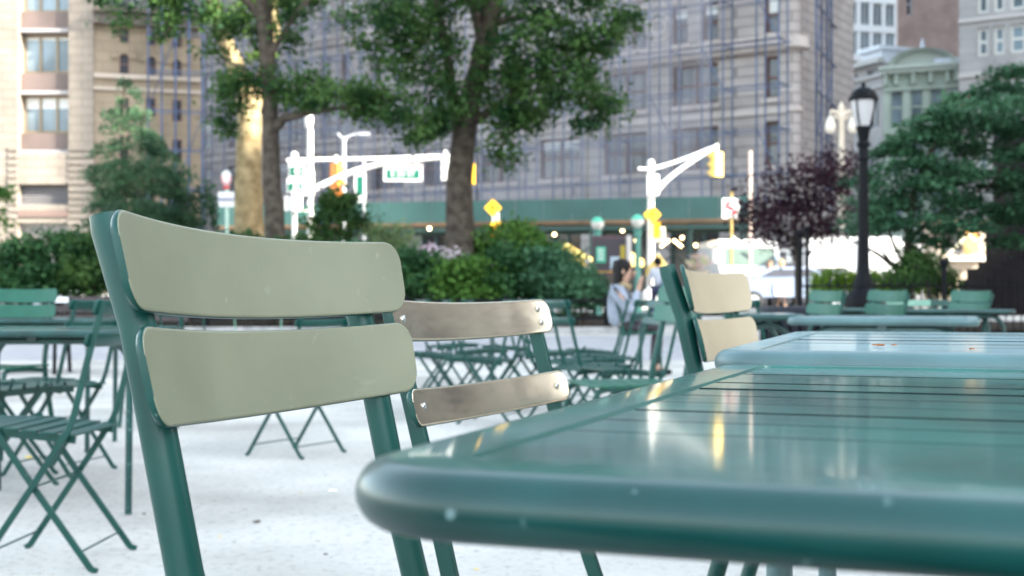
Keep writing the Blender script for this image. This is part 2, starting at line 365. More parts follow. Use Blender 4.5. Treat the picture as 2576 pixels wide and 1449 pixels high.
h2 = [(s, s + 1.1, z0, z1) for s in (1.3, 4.2, 7.2) for z0, z1 in rows[:4]]
b = MB(); f2.wall(b, 0, 9.6, .9, 30, h2); b.build('side_wall', NET, blk)
for q in h2: f2.window(blk, q, WFR, GLASS, 1, 2, .25, .1)
# shopfronts behind the shed
SHOPF = mat('shopfront_frame', (.02, .05, .045), .5); SHOPG = mat('shopfront_glass', (.03, .028, .027), .12, .5, col2=(.11, .075, .05), scale=.6, ramp=(.5, .75))
for q in hs: fl.window(blk, q, SHOPF, SHOPG, 3, 1, .3, .12)
LAMPW = mat('warm_lamp', (1, .85, .5), .5, emit=((1, .72, .36), 2.2))
# --- sidewalk shed
shed = T('sidewalk_shed', 'long dark green construction shed over the pavement below the scaffolding', 'construction shed', (0, 55, .96))
fs = Fac((W(1885, 0, 51.6).x, 51.6), (W(545, 0, 57).x - W(1885, 0, 51.6).x, 57 - 51.6)); LS = (W(545, 0, 57) - W(1885, 0, 51.6)).length; LS = math.hypot(W(545, 0, 57).x - W(1885, 0, 51.6).x, 5.4)
b = MB()
k = 0
s = 0
while s < LS - .05:
    e = min(s + 1.22, LS); fs.bar(b, s + .01, e - .012, 4.12, 5.02, -.03, .0 if k % 2 else .006); s = e; k += 1
b.build('parapet', SGRNF, shed)
b = MB(); fs.bar(b, 0, LS, 3.98, 4.11, -3.6, .02); b.build('deck', mat('timber_deck', (.16, .10, .055), .8, var=.3, scale=2), shed)
STEELG = mat('shed_steel', (.025, .07, .06), .5)
b = MB()
for i in range(12): 
    s = .3 + i * (LS - .6) / 11; 
    for o in (-.2, -3.4): b = MB(); b.tube([fs.p(s, 1.0, o), fs.p(s, 3.97, o)], .06, 8); b.build('post', STEELG, shed)
b = MB(); fs.bar(b, 0, LS, 3.72, 3.9, -.27, -.13); fs.bar(b, 0, LS, 3.72, 3.9, -3.47, -3.33)
for i in range(11):
    s0 = .3 + i * (LS - .6) / 11; s1 = .3 + (i + 1) * (LS - .6) / 11
    for a, c in ((1.9, 3.7), (3.7, 1.9)): b.tube([fs.p(s0, a, -3.4), fs.p(s1, c, -3.38)], .03, 6)
b.build('brace', STEELG, shed)
for i, (px, py) in enumerate([(1673, 612), (1705, 612), (1716, 598), (1750, 617), (1780, 613), (1812, 607), (1566, 580), (1395, 590), (1255, 580), (1080, 575), (1600, 605), (1845, 600)]):
    z = EYE + (HZ - py) * 53.8 / F; q = W(px, py, 53.8)
    if i < 2: MB().tube([q - Vector((.18, 0, (-1) ** i * .14)), q + Vector((.18, 0, (-1) ** i * .14))], .05, 8).build('tube_lamp', LAMPW, shed)
    else: MB().ball(q, .075, 10, 7).build('lamp', LAMPW, shed)
# --- scaffolding
BLUE = mat('blue_scaffold_paint', (.065, .09, .155), .55, .2, var=.3, scale=.8)
scf = T('scaffolding', 'blue tubular scaffolding standing in front of the limestone block', 'scaffolding', (12, 56, 5))
s = 0; i = 0; up = []
while s < 54:
    up.append(s); s += 1.05 if i % 2 == 0 else 1.6; i += 1
for s in up:
    b = MB()
    for o in (.9, 1.9): b.tube([fl.p(s, 4.95, o), fl.p(s, 26, o)], .042, 6)
    b.build('standard', BLUE, scf)
for z in [6.4 + 1.95 * k for k in range(10)]:
    b = MB()
    for o in (.9, 1.9): b.tube([fl.p(-.2, z, o), fl.p(54, z, o)], .028, 6)
    b.build('ledger', BLUE, scf)
b = MB()
for k in range(10):
    z = 6.4 + 1.95 * k
    for j in range(0, len(up) - 1, 2):
        if (j // 2 + k) % 3 == 0: b.tube([fl.p(up[j], z, 1.9), fl.p(up[j + 1], z + 1.95, 1.9)], .03, 5)
        b.tube([fl.p(up[j], z, .9), fl.p(up[j], z, 1.9)], .03, 5)
b.build('brace', BLUE, scf)
NETM = bpy.data.materials.new('scaffold_netting'); NETM.use_nodes = True  # netting sheets, also added as a pale veil to lower the facade's contrast
def _net():
    n = NETM.node_tree.nodes; l = NETM.node_tree.links; b = n['Principled BSDF']; b.inputs['Base Color'].default_value = (.36, .35, .40, 1); b.inputs['Roughness'].default_value = .9
    tc = n.new('ShaderNodeTexCoord'); nz = n.new('ShaderNodeTexNoise'); nz.inputs['Scale'].default_value = .35; nz.inputs['Detail'].default_value = 5; l.new(tc.outputs['Object'], nz.inputs['Vector'])
    mr = n.new('ShaderNodeMapRange'); mr.inputs[1].default_value = .3; mr.inputs[2].default_value = .7; mr.inputs[3].default_value = .10; mr.inputs[4].default_value = .34; l.new(nz.outputs['Fac'], mr.inputs[0]); l.new(mr.outputs[0], b.inputs['Alpha'])
_net()
for k in range(8):
    s0 = 3.2 + k * 6.5; b = MB(); P_ = []
    for i in range(14):
        for z in (5.0, 26): P_.append(fl.p(s0 + i * .49, z, 2.02 + .05 * math.sin(i * 1.7 + k)))
    b.add(P_, [(2 * i, 2 * i + 2, 2 * i + 3, 2 * i + 1) for i in range(13)]); b.build('netting', NETM, scf)
b = MB()
for s in [.3 + 1.5 * k for k in range(7)]: b.tube([f2.p(s, 5, .8), f2.p(s, 26, .8)], .05, 6)
for z in [6.4 + 1.95 * k for k in range(10)]: b.tube([f2.p(.1, z, .85), f2.p(9.6, z, .85)], .04, 6)
for k in range(9):
    for s in (.3, 3.3, 6.3): b.tube([f2.p(s, 6.4 + 1.95 * k, .85), f2.p(s + 1.5, 8.35 + 1.95 * k, .85)], .03, 5)
b.build('return_frame', BLUE, scf)
# --- pale limestone building on the left
CREAM = masonry('cream_limestone', (.26, .225, .19), (.24, .208, .175), 1.1, .42, .02, .3)
lf = Fac((W(235, 0, 62).x, 62), (-1, .02))
K = 62 / F
def zl(py): return EYE + (HZ - py) * K
left = T('limestone_building', 'cream limestone building with brown spandrels and three-light windows at the left edge', 'building', (lf.o.x, 62, .96))
cols = [((235 - 172) * K, (235 - 44) * K), ((235 + 20) * K, (235 + 147) * K)]
zr = [(-120, -22), (-22 + 4, 23), (81, 178), (235, 330)]
opens = [(zl(y1), zl(y0)) for y0, y1 in ((-250, -150), (-96, 23), (81, 178), (235, 330))]
hl = []
for a, c in cols:
    hl.append((a, c, zl(384), 26.5))
for a, c in cols[:1]:
    hl.append((a, c, .98, zl(560))); hl.append((a, c, zl(515), zl(463)))
b = MB(); lf.wall(b, 0, 18, .9, 27, hl, .9); back_box(b, lf, 0, 18, .9, 27, 1.0); b.build('wall', CREAM, left)
FRB = mat('bronze_window_frame', (.22, .17, .11), .45, metal=.3)
for a, c in cols:
    for i, (z0, z1) in enumerate(opens):
        lf.window(left, (a, c, z0, z1), FRB, GLASSB, 3, 1, .8, .12, blind=(.34 if i == 3 else .12 if i == 2 else 0))
    for y0, y1 in ((-420, -250), (-150, -96), (25, 68), (181, 225), (333, 375)):
        b = MB(); lf.bar(b, a + .004, c - .004, zl(y1), zl(y0), -.88, -.30); b.build('spandrel', mat('brown_spandrel', (.13, .095, .085), .6, var=.15, scale=.8), left)
        b = MB(); lf.bar(b, a + .004, c - .004, zl(y1 + 9), zl(y1 + 1), -.88, -.20); b.build('sill', mat('grey_sill', (.34, .32, .32), .7), left)
a, c = cols[0]
b = MB()
for k in range(8):
    z = zl(513) + k * (zl(465) - zl(513)) / 7.5; b.add([lf.p(a, z, -.3), lf.p(c, z, -.3), lf.p(c, z + .10, -.42), lf.p(a, z + .10, -.42)], [(0, 1, 2, 3)])
b.build('louvre', mat('grey_louvre', (.24, .23, .235), .6), left)
lf.window(left, (a, c, .98, zl(560)), mat('grey_shop_frame', (.25, .24, .23), .5), mat('dull_shop_glass', (.16, .15, .14), .3), 2, 1, .4)
b = MB(); lf.bar(b, a + .004, c - .004, zl(545), zl(531), -.3, .08); b.build('awning_band', mat('brown_band', (.15, .10, .085), .6), left)
for k in range(14):
    for s0, s1 in ((0, 62 * K + .0), (191 * K, 215 * K)): lf.bar(b, s0 - (.06 if s0 == 0 else 0), s1, zl(600 - k * 17), zl(589 - k * 17), 0, .07) if False else (lambda q_: (lf.bar(q_, s0 - (.06 if s0 == 0 else 0), s1, zl(600 - k * 17), zl(589 - k * 17), 0, .07), q_.build('stone_course', CREAM, left)))(MB())
# --- tan building with arched windows
TAN = masonry('tan_sandstone', (.25, .205, .15), (.23, .185, .135), 1.5, .5, .015, .3)
tf = Fac((W(236, 0, 62.12).x, 62.12), (W(506, 0, 63.6).x - W(236, 0, 62.12).x, 1.48)); tf.n = Vector((tf.d.y, -tf.d.x, 0))
tan = T('arched_window_building', 'tan sandstone building with round-arched windows beside the cream limestone one', 'building', (tf.o.x, 63.4, .96))
LT = tf.s_at(506)
def tq(x0, x1, y0, y1): return (tf.s_at(x0), tf.s_at(x1), tf.z_at(x0, y1), tf.z_at(x0, y0))
DARKG = mat('dark_window_glass', (.012, .013, .02), .3, .2)
ht = [tq(300, 325, 70, 107), tq(368, 392, 78, 114), tq(433, 458, 85, 119), tq(300, 325, 135, 187), tq(368, 393, 142, 192), tq(433, 458, 150, 199), tq(300, 325, 245, 292), tq(366, 392, 245, 292), tq(433, 458, 250, 305), tq(300, 325, 340, 400), tq(366, 392, 345, 405), tq(433, 458, 350, 410), tq(250, 300, 480, 600), tq(330, 390, 480, 600), tq(420, 470, 485, 605)]
b = MB(); tf.wall(b, 0, LT, .9, tf.z_at(235, 62), ht); back_box(b, tf, 0, LT, .9, tf.z_at(235, 62), 1.5); b.build('wall', TAN, tan)
for i, q in enumerate(ht):
    tf.window(tan, q, WFR, DARKG, 1, 2, .12, .05)
    if 3 <= i < 6:
        cx = (q[0] + q[1]) / 2; rad = (q[1] - q[0]) / 2; b = MB(); ringo = []
        zs = q[3] - rad
        for k in range(13):
            a = math.pi * k / 12
            ringo.append([tf.p(cx + r_ * math.cos(a), zs + r_ * math.sin(a), o) for r_, o in ((rad, .1), (rad + .38, .12), (rad + .38, -.05), (rad, -.28))])
        b.loft(ringo)
        for sg in (-1, 1):
            poly = [tf.p(cx + sg * rad, zs, -.05)] + [tf.p(cx + sg * rad * math.cos(math.pi / 2 * t / 6), zs + rad * math.sin(math.pi / 2 * t / 6), -.05) for t in range(7)] + [tf.p(cx, q[3] + .02, -.05), tf.p(cx + sg * rad, q[3] + .02, -.05)]
            b.prism(poly[1:], tf.n * .06)
        b.build('window_arch', TAN, tan)
b = MB(); zt = tf.z_at(235, 62); tf.bar(b, 0, LT, zt + .0, zt + .55, -1, .55); tf.bar(b, 0, LT, zt + .55, zt + .8, -1, .85)
b.build('cornice', mat('dark_cornice', (.07, .055, .05), .7), tan)
b = MB(); zt = tf.z_at(235, 195); tf.bar(b, 0, LT, zt, zt + .22, -.02, .18); zt = tf.z_at(235, 225); tf.bar(b, 0, LT, zt, zt + .15, -.02, .12)
b.build('string_course', mat('pale_course', (.36, .31, .26), .8), tan)
sc2 = T('scaffolding', 'blue scaffolding frames before the right part of the tan arched building', 'scaffolding', (tf.p(LT, 0).x, 63, 5))
for i in range(5):
    s = tf.s_at(372) + i * (LT - tf.s_at(372)) / 4; b = MB()
    for o in (.6, 1.5): b.tube([tf.p(s, .96, o), tf.p(s, 16, o)], .04, 6)
    b.build('standard', BLUE, sc2)
for k in range(8):
    b = MB(); z = 2.4 + 1.9 * k
    for o in (.6, 1.5): b.tube([tf.p(tf.s_at(372), z, o), tf.p(LT, z, o)], .03, 6)
    b.tube([tf.p(tf.s_at(372) + (k % 4) * .65, z, 1.5), tf.p(tf.s_at(372) + (k % 4) * .65 + .65, z + 1.9, 1.5)], .025, 5); b.build('ledger', BLUE, sc2)
# --- tall towers far behind and low buildings at the right
def simple_building(name, label, f, s1, z1, depth, wallm, holes, fm, gm, nx, ny, trims=(), trimm=None, fw=.12, base=.9):
    r = T(name, label, 'building', (f.o.x, f.o.y, .96))
    b = MB(); f.wall(b, 0, s1, base, z1, holes, .5); back_box(b, f, 0, s1, base, z1, depth); b.build('wall', wallm, r)
    for q in holes: f.window(r, q, fm, gm, nx, ny, .3, fw)
    if trims:
        for a, c, z0, z2, o in trims: b = MB(); f.bar(b, a, c, z0, z2, -.02, o); b.build('trim', trimm, r)
    return r
def pxf(x0, x1, Z0, Z1=None):
    Z1 = Z1 or Z0; A = W(x0, 0, Z0); B = W(x1, 0, Z1); f = Fac((A.x, A.y), (B.x - A.x, B.y - A.y)); f.n = Vector((f.d.y, -f.d.x, 0)); return f, math.hypot(B.x - A.x, B.y - A.y)
CONC = mat('white_frame_paint', (.82, .82, .82), .6)
f, L = pxf(2098, 2256, 118, 120)
hh = []
for i in range(5):
    for j in range(9):
        s0 = i * L / 5; z0 = f.z_at(2110, 215) + j * 2.75; hh.append((s0 + .15, s0 + L / 5 - .12, z0 + .3, z0 + 2.45))
simple_building('glass_tower', 'white gridded glass tower rising behind the low grey house', f, L, 46, 4, CONC, hh, mat('pale_mullion', (.5, .5, .5), .5), GLASSB, 2, 1)
PINK = masonry('pink_brick', (.46, .345, .31), (.42, .31, .28), .7, .26, .02, .2)
f, L = pxf(2258, 2425, 128, 130)
simple_building('brick_tower', 'plain pinkish brick tower behind the arched pediment', f, L, 48, 3, PINK, [(f.s_at(2281), f.s_at(2296), f.z_at(2281, 38), f.z_at(2281, -20)), (f.s_at(2222), f.s_at(2240), 20, 26)][:1], GREYP, GLASS, 1, 2)
GREYW = masonry('pale_grey_stone', (.42, .40, .385), (.39, .37, .36), 1.4, .5, .01, .15)
f, L = pxf(2412, 2720, 84, 80)
hh = [(f.s_at(a), f.s_at(c), f.z_at(2500, y1), f.z_at(2500, y0)) for a, c in ((2458, 2487), (2499, 2528), (2540, 2580), (2600, 2632), (2645, 2678)) for y0, y1 in ((66, 138), (-60, 30), (-160, -95), (200, 290), (340, 430))]
simple_building('grey_building', 'pale grey building with white sash windows at the right edge', f, L, 34, 12, GREYW, hh, mat('white_sash', (.62, .61, .58), .5), GLASSB, 1, 2,
    [(0, L, f.z_at(2500, 190), f.z_at(2500, 178), .2), (0, L, f.z_at(2500, 50), f.z_at(2500, 40), .15)], mat('pale_trim', (.48, .45, .43), .7), .2)
GRNW = mat('mint_painted_iron', (.36, .42, .36), .6, .3, var=.1, scale=.6)
f, L = pxf(2222, 2412, 90, 88)
hh = [(f.s_at(a), f.s_at(a + 34), f.z_at(2300, y1), f.z_at(2300, y0)) for a in (2238, 2288, 2338, 2376) for y0, y1 in ((222, 312), (350, 440), (480, 560))]
zz = lambda y: f.z_at(2310, y)
r = simple_building('pediment_house', 'mint green iron-front house topped by an arched pediment', f, L, zz(184), 10, GRNW, hh, GRNW, GLASSB, 1, 2,
    [(0, L, zz(226), zz(218), .18), (0, L, zz(335), zz(325), .25)] + [(f.s_at(a), f.s_at(a + 9), zz(212), zz(182), .5) for a in (2226, 2252, 2294, 2338, 2380, 2402)], GRNW)
b = MB(); f.bar(b, -.1, L, zz(184), zz(174), -1, .7); f.bar(b, -.2, L + .1, zz(174), zz(167), -1.2, .95)
cx = f.s_at(2322); rad = 1.65; zb = zz(167)
ring = []
for k in range(13):
    a = math.pi * k / 12; ring.append([f.p(cx + rr * 1.15 * math.cos(a), zb + rr * .58 * math.sin(a), o) for rr, o in ((rad, .5), (rad + .3, .95), (rad + .3, -1), (rad, -1))])
b.loft(ring); b.prism([f.p(cx + rad * 1.15 * math.cos(math.pi * k / 12), zb + rad * .58 * math.sin(math.pi * k / 12), .2) for k in range(13)], f.n * -.5)
b.build('pediment', mat('mint_cornice', (.42, .47, .42), .6), r)
b = MB(); b.tube([f.p(cx, zb + 1.1, .3), f.p(cx, zb + 1.9, .3)], [.25, .05], 8); b.build('finial', GREYP, r)
b = MB(); f.bar(b, f.s_at(2352), L + .1, zb, zb + .35, -2, .6); b.build('parapet', mat('pale_blue_flashing', (.55, .60, .68), .5), r)
GREYH = mat('weathered_grey_stucco', (.34, .33, .33), .8, .2, var=.12, scale=.7)
f, L = pxf(2106, 2226, 97, 92)
zz = lambda y: f.z_at(2165, y)
hh = [(f.s_at(a), f.s_at(a + 30), zz(y1), zz(y0)) for a in (2128, 2182) for y0, y1 in ((182, 196), (250, 330), (380, 450))]
r = simple_building('stucco_house', 'low grey stucco house with a small white roof hut', f, L, zz(172), 10, GREYH, hh, GREYP, GLASS, 2, 1,
    [(0, L, zz(172), zz(160), .6), (0, L, zz(205), zz(199), .25), (0, L, zz(232), zz(226), .2)], mat('grey_moulding', (.40, .39, .38), .7))
b = MB(); f.bar(b, f.s_at(2140), f.s_at(2190), zz(160), zz(128), -4, -1); f.bar(b, f.s_at(2136), f.s_at(2194), zz(128), zz(118), -4.2, -.7); b.build('roof_hut', mat('white_hut_paint', (.58, .62, .68), .6), r)
# backing block closing the view between the towers, and the pink block up at the left
f, L = pxf(180, 560, 130, 125)
simple_building('pink_building', 'pinkish brick building showing above the dark cornice at the left', f, L, 34, 10, PINK, [(3 + 3 * i, 4.4 + 3 * i, z, z + 2) for i in range(4) for z in (24, 28, 20)], WFR, GLASS, 1, 2)
f, L = pxf(-900, 200, 120, 130)
f, L = pxf(1780, 2700, 175, 170)
simple_building('street_block', 'beige stone block closing the far end of the sunny street', f, L, 60, 10, masonry('beige_stone', (.42, .38, .33), (.38, .34, .3), 1.4, .5, .02, .2), [(2 + 4.2 * i, 4 + 4.2 * i, 3 + 4 * j, 5.6 + 4 * j) for i in range(11) for j in range(6)], GREYP, GLASSB, 1, 2)
# thin unseen slabs added out to the right to shade the square and houses
def shade_block(label, x0, x1, y0, y1, z):
    r = T('shade_tower', label, 'building', (x0, y0, 0)); b = MB(); b.box(((x0 + x1) / 2, (y0 + y1) / 2, z / 2), (x1 - x0, y1 - y0, z)); b.build('wall', LIME, r)
    for k in range(6):
        b = MB(); b.box((x0 - .02, (y0 + y1) / 2, 4 + k * (z - 8) / 6), (.1, (y1 - y0) * .94, (z - 8) / 12)); b.build('window_band', GLASS, r)
shade_block('unseen stone slab added right of the square to shade it', 58, 59.5, -70, 20, 46)
shade_block('unseen stone slab added beyond the side street to shade the houses', 58, 59.5, 29.2, 135, 75)
# ------------------------------------------------------------------ chairs and tables
def slat(b, x0, zc, rec, hw, sag, l0, l1, th=.011, rc=.018, twist=0, taper=0, yo=0, n=30):
    """a curved back slat: front face towards +x, lying on a back plane that reclines by rec"""
    H2 = (l1 - l0) / 2; rings = []
    us = [-1 + rc / hw * (1 - math.cos(math.pi / 2 * k / 5)) for k in range(6)]; us = us + list(np.linspace(us[-1], -us[-1], n))[1:-1] + [-u for u in reversed(us)]
    for u in us:
        e = (1 - abs(u)) * hw
        drop = rc - math.sqrt(max(rc * rc - (rc - e) ** 2, 0)) if e < rc else 0
        lo, hi = l0 + drop, l1 - drop; bv = min(.0022, th * .45); ring = []
        for (l, t) in ((lo, -bv), (lo + bv * .3, -bv * .3), (lo + bv, 0), (lo + bv + .0012, 0), ((lo + hi) / 2, 0), (hi - bv - .0012, 0), (hi - bv, 0), (hi - bv * .3, -bv * .3), (hi, -bv), (hi, -th + bv), (hi - bv, -th), ((lo + hi) / 2, -th), (lo + bv, -th), (lo, -th + bv)):
            bb = -sag * (1 - u * u) + t; ll = l + taper * u
            ring.append((x0 + bb * math.cos(rec) - ll * math.sin(rec) + twist * u * l, yo + u * hw, zc + ll * math.cos(rec) + bb * math.sin(rec)))
        rings.append(ring)
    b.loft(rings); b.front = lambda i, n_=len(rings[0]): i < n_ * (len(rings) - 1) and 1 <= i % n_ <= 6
    return b
def tube_chair(label, slatm, frame=GREEN, twist=0, taper=0, group='wide slatted tube chairs'):
    """armless chair: tube uprights, two wide curved slats, slatted seat"""
    r = T('tube_chair', label, 'chair', group=group)
    rec = .204; zc = .78
    for l0, l1 in ((.0112, .0845), (-.0712, .0008)):
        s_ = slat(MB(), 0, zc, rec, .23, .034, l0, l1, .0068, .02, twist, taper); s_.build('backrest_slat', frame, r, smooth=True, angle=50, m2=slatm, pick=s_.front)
    for sg in (-1, 1):
        y = sg * .185
        path = [(-.060, y, .862), (-.057, y, .85)] if sg < 0 else [(-.050, y, .838), (-.0485, y, .832)]
        path += [ (-.033, y, .78), (-.015, y, .70), (.006, y, .605), (.028, y, .52), (.035, y, .47), (.026, y, .40), (-.03, y, .2), (-.085, y, .004)]
        MB().tube(path, [.0125, .0135] + [.0135] * 7 + [.0125], 18).build('leg', frame, r, smooth=True)
        path = [(.02, y, .43), (.2, y, .442), (.37, y, .446), (.405, y, .435), (.418, y, .40), (.43, y, .2), (.44, y, .004)]
        MB().tube(path, .0125, 12).build('leg', frame, r, smooth=True)
    for k in range(6):
        b = MB(); x = .05 + k * .066; b.loft([[(x - .028, -.205, .452), (x + .028, -.205, .452), (x + .028, -.205, .462), (x - .028, -.205, .462)], [(x - .028, 0, .446), (x + .028, 0, .446), (x + .028, 0, .456), (x - .028, 0, .456)], [(x - .028, .205, .452), (x + .028, .205, .452), (x + .028, .205, .462), (x - .028, .205, .462)]])
        b.build('seat_slat', slatm if slatm is not SLATW else SLAT, r)
    return r
def folding_chair(label, m, slatm, rivets=False, group='slim folding chairs'):
    r = T('folding_chair', label, 'chair', group=group)
    rec = .265
    for l0, l1 in ((.0, .0465), (-.0955, -.0535)):
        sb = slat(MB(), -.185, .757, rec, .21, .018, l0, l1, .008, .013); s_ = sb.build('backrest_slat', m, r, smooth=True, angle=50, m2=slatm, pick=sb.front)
        if rivets:
            for u in (-.87, .87):
                for dl in ((.3, .7) if (l0 == 0 and u > 0) else (.5,)):
                    l = l0 + (l1 - l0) * dl; bb = -.018 * (1 - u * u) + .0005; du = (.5 - dl) * .02
                    b = MB(); c = Vector((-.185 + bb * math.cos(rec) - l * math.sin(rec), (u + du) * .21, .757 + l * math.cos(rec) + bb * math.sin(rec)))
                    b.ball(c, .0048, 12, 7, (.5, 1, 1)); b.build('rivet', STEEL, s_, smooth=True)
    for sg in (-1, 1):
        y = sg * .186
        b = MB(); b.tube([(-.212, y, .80), (-.204, y, .765), (-.165, y, .62), (-.125, y, .46), (-.11, y, .42), (0, y, .25), (.16, y, .012), (.175, y, .004)], 0, flat=(.009, .019, Vector((0, 1, 0)))); b.build('leg', m, r)
        y = sg * .172
        b = MB(); b.tube([(.13, y, .44), (0, y, .25), (-.17, y, .012), (-.19, y, .004)], 0, flat=(.009, .019, Vector((0, 1, 0)))); b.build('leg', m, r)
    for sg in (-1, 1):
        b = MB(); b.tube([(.24, sg * .158, .410), (.1, sg * .158, .408), (-.12, sg * .158, .388)], 0, flat=(.009, .022, Vector((0, 1, 0)))); b.build('seat_rail', m, r)
    for k in range(7):
        x = -.105 + k * .056; z = .4035 + (.020 * min(x + .105, .2) / .2)
        b = MB(); b.box((x, 0, z + .001), (.042, .37, .007), ry=-.05); b.build('seat_slat', slatm, r)
    for x, z, ln in ((0, .25, .35), (.128, .06, .38), (-.138, .06, .35)): b = MB(); b.tube([(x, -ln / 2, z), (x, ln / 2, z)], .0035, 6); b.build('stretcher', m, r)
    return r
def put(o, x, y, a, z=0): o.location = (x, y, z); o.rotation_euler = (0, 0, R(a)); return o
Z0 = dict(z=0)
# foreground tube chair, fitted to its place at the table
fc = tube_chair('nearest big green chair with two wide sage-looking back slats, left of the glossy table', SLAT, GREEN, .043, -.0026)
index(fc); put(fc, -.180, 1.087, -18.9)
# polished folding chair just beyond it
pc = folding_chair('worn shiny folding chair with riveted metal back slats behind the nearest chair', GREEN, POL, True)
index(pc); a = R(-25.2); put(pc, -.036 + .190 * math.cos(a), 1.552 + .190 * math.sin(a), -25.2)
# tube chair at the second table, warm sheen put into its slat colour
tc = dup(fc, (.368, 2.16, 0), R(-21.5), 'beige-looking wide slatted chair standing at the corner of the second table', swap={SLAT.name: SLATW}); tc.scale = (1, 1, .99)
pf = folding_chair('dark green folding chair with crossed legs at the far left table', GREEN, GREEN)
index(pf)
def at(px, Z): return (px - CX) * Z / F
put(pf, at(93, 3.74), 3.9, 178)
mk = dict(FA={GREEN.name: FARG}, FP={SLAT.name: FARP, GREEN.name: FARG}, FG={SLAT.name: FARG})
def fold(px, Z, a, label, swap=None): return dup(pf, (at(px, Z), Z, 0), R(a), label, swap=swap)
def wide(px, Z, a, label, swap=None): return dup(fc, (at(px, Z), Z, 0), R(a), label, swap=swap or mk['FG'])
fold(745, 6.6, 150, 'folding chair whose crossed legs show below the nearest chair back')
fold(1105, 9.0, 172, 'folding chair with crossed legs seen between the two shiny back slats')
fold(1190, 9.7, 10, 'second folding chair of the row seen under the shiny top slat')
fold(1290, 10.4, 185, 'third folding chair of the row, left of the tilted pair of chairs')
fold(1120, 10.8, 20, 'folding chair at the back of the row seen between the shiny slats')
fold(1235, 8.3, 165, 'nearest folding chair of the row seen between the shiny slats')
fold(1350, 9.2, 12, 'folding chair at the right end of the row, beside the shiny slat bar')
fold(1415, 8.0, 30, 'folding chair leaning into the cluster left of the edge-on chair')
fold(1510, 9.6, 175, 'folding chair at the rear of the cluster, near the low fence')
fold(1545, 8.6, 160, 'folding chair behind the facing pair, close to the seated woman')
fold(1462, 7.3, 28, 'folding chair seen edge-on with bright slat ends beside the low fence', None)
fold(1590, 7.0, 200, 'folding chair facing the edge-on one, in front of the seated woman')
fold(655, 10.5, 95, 'pale slatted folding chair seen through the gap in the nearest chair back', {GREEN.name: FARP})
fold(480, 10.5, 80, 'green folding chair in the gap of the nearest chair back, number plate side')
wide(385, 8.0, 85, 'wide green chair back showing in the left of the gap between the slats')
wide(40, 6.75, -100, 'flat green wide slatted chair at the left edge by the dark bench')
fold(40, 5.6, 20, 'folding chair pushed under the left table, leftmost of two')
fold(150, 5.9, 165, 'folding chair pushed under the left table, beside the thin table leg')
wide(1556, 13.6, 0, 'green chair on which the woman in the pale jacket sits')
wide(1700, 5.3, 195, 'green chair facing the woman, behind the beige-looking chair', mk['FG'])
wide(2072, 8.0, -168, 'green wide slatted chair left of the black lamp post')
wide(2226, 7.9, -166, 'green wide slatted chair right of the black lamp post foot')
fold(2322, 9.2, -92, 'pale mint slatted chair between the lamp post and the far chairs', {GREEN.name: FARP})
wide(2436, 8.2, -168, 'green wide slatted chair furthest right at the rear table')
fold(2440, 9.0, -88, 'dark green folding chair facing us behind the furthest right wide chair')
fold(2560, 6.8, 150, 'green folding chair cut by the right edge of the view')
fold(1935, 8.3, 20, 'green folding chair behind the arch-legged table near the bin')
# --- tables
def table(label, x, y, a, sx, sy, ht=.74, tm=TABLE, sm=TSLAT, nsl=12, li=.06, ly=.09, group='green slatted tables'):
    """near-left corner of the top at x,y; sx to the right, sy away, turned by a degrees"""
    r = T('slatted_table', label, 'table', (x, y, 0), group)
    r['_w'] = (0, 0, 0); rc = .055
    def rr(ins, z, n=10):
        P = []
        for cx, cy, a0 in ((sx - rc, rc, -90), (sx - rc, sy - rc, 0), (rc, sy - rc, 90), (rc, rc, 180)):
            for k in range(n + 1):
                t = R(a0 + 90 * k / n); q = max(rc - ins, .004)
                P.append((cx + q * math.cos(t), cy + q * math.sin(t), z))
        return P
    th = .013; prof = [(.046, -.004), (.044, 0), (.013, 0)] + [(th - th * math.sin(R(t)), -th + th * math.cos(R(t))) for t in range(10, 171, 16)] + [(.013, -2 * th), (.046, -2 * th)]
    MB().loft([rr(d, ht + z) for d, z in prof] , cap=False).build('rim', tm, r, smooth=True, angle=35, m2=sm, pick=lambda i: i // 44 < 2)
    w = (sy - 2 * .0475) / nsl
    for k in range(nsl):
        g0_, g1_ = ((.0027, .00025) if k % 2 == 0 else (.00025, .0027)); y0 = .0475 + k * w + (g0_ if k else .0008); y1 = .0475 + (k + 1) * w - (g1_ if k < nsl - 1 else .0008); b = MB(); rings = []
        dz = rnd.uniform(-.0005, .0005)
        for xx in (.0485, sx - .0485): rings.append([(xx, y0, ht - .024), (xx, y1, ht - .024), (xx, y1, ht - .0016 + dz), (xx, y1 - .0006, ht - .0010 + dz), (xx, y0 + .0006, ht - .0010 + dz), (xx, y0, ht - .0016 + dz)])
        b.loft(rings); b.build('top_slat', sm, r, m2=GROOVE_SHADE, pick=lambda i: i < 6 and i != 3)
    for yy in (ly, sy - ly):
        b = MB()
        for xx in (.06,): 
            pts = [(li + .006, yy, .004), (li + .002, yy, .40), (li, yy, ht - .13)] + [(li + .10 * (1 - math.cos(R(t))), yy, ht - .13 + .09 * math.sin(R(t))) for t in range(15, 91, 15)]
            pts += [(sx - p[0], p[1], p[2]) for p in reversed(pts)]
            b.tube(pts, .0135, 10)
        b.build('leg_arch', tm, r, smooth=True)
    b = MB(); b.box((sx / 2, sy / 2, ht - .034), (.03, sy - .12, .014)); b.build('under_rail', tm, r)
    r.rotation_euler = (0, 0, R(a)); index(r); return r
table('nearest glossy green slatted table filling the lower right', -.0755, .4564, -20, .86, .81, li=.30, ly=.14)
table('unseen green slatted table added below and before the nearest table rim to darken it', -.16, -.43, 0, 1.2, .82, .70)  # added out of view; blocks light off the gravel under the near rim
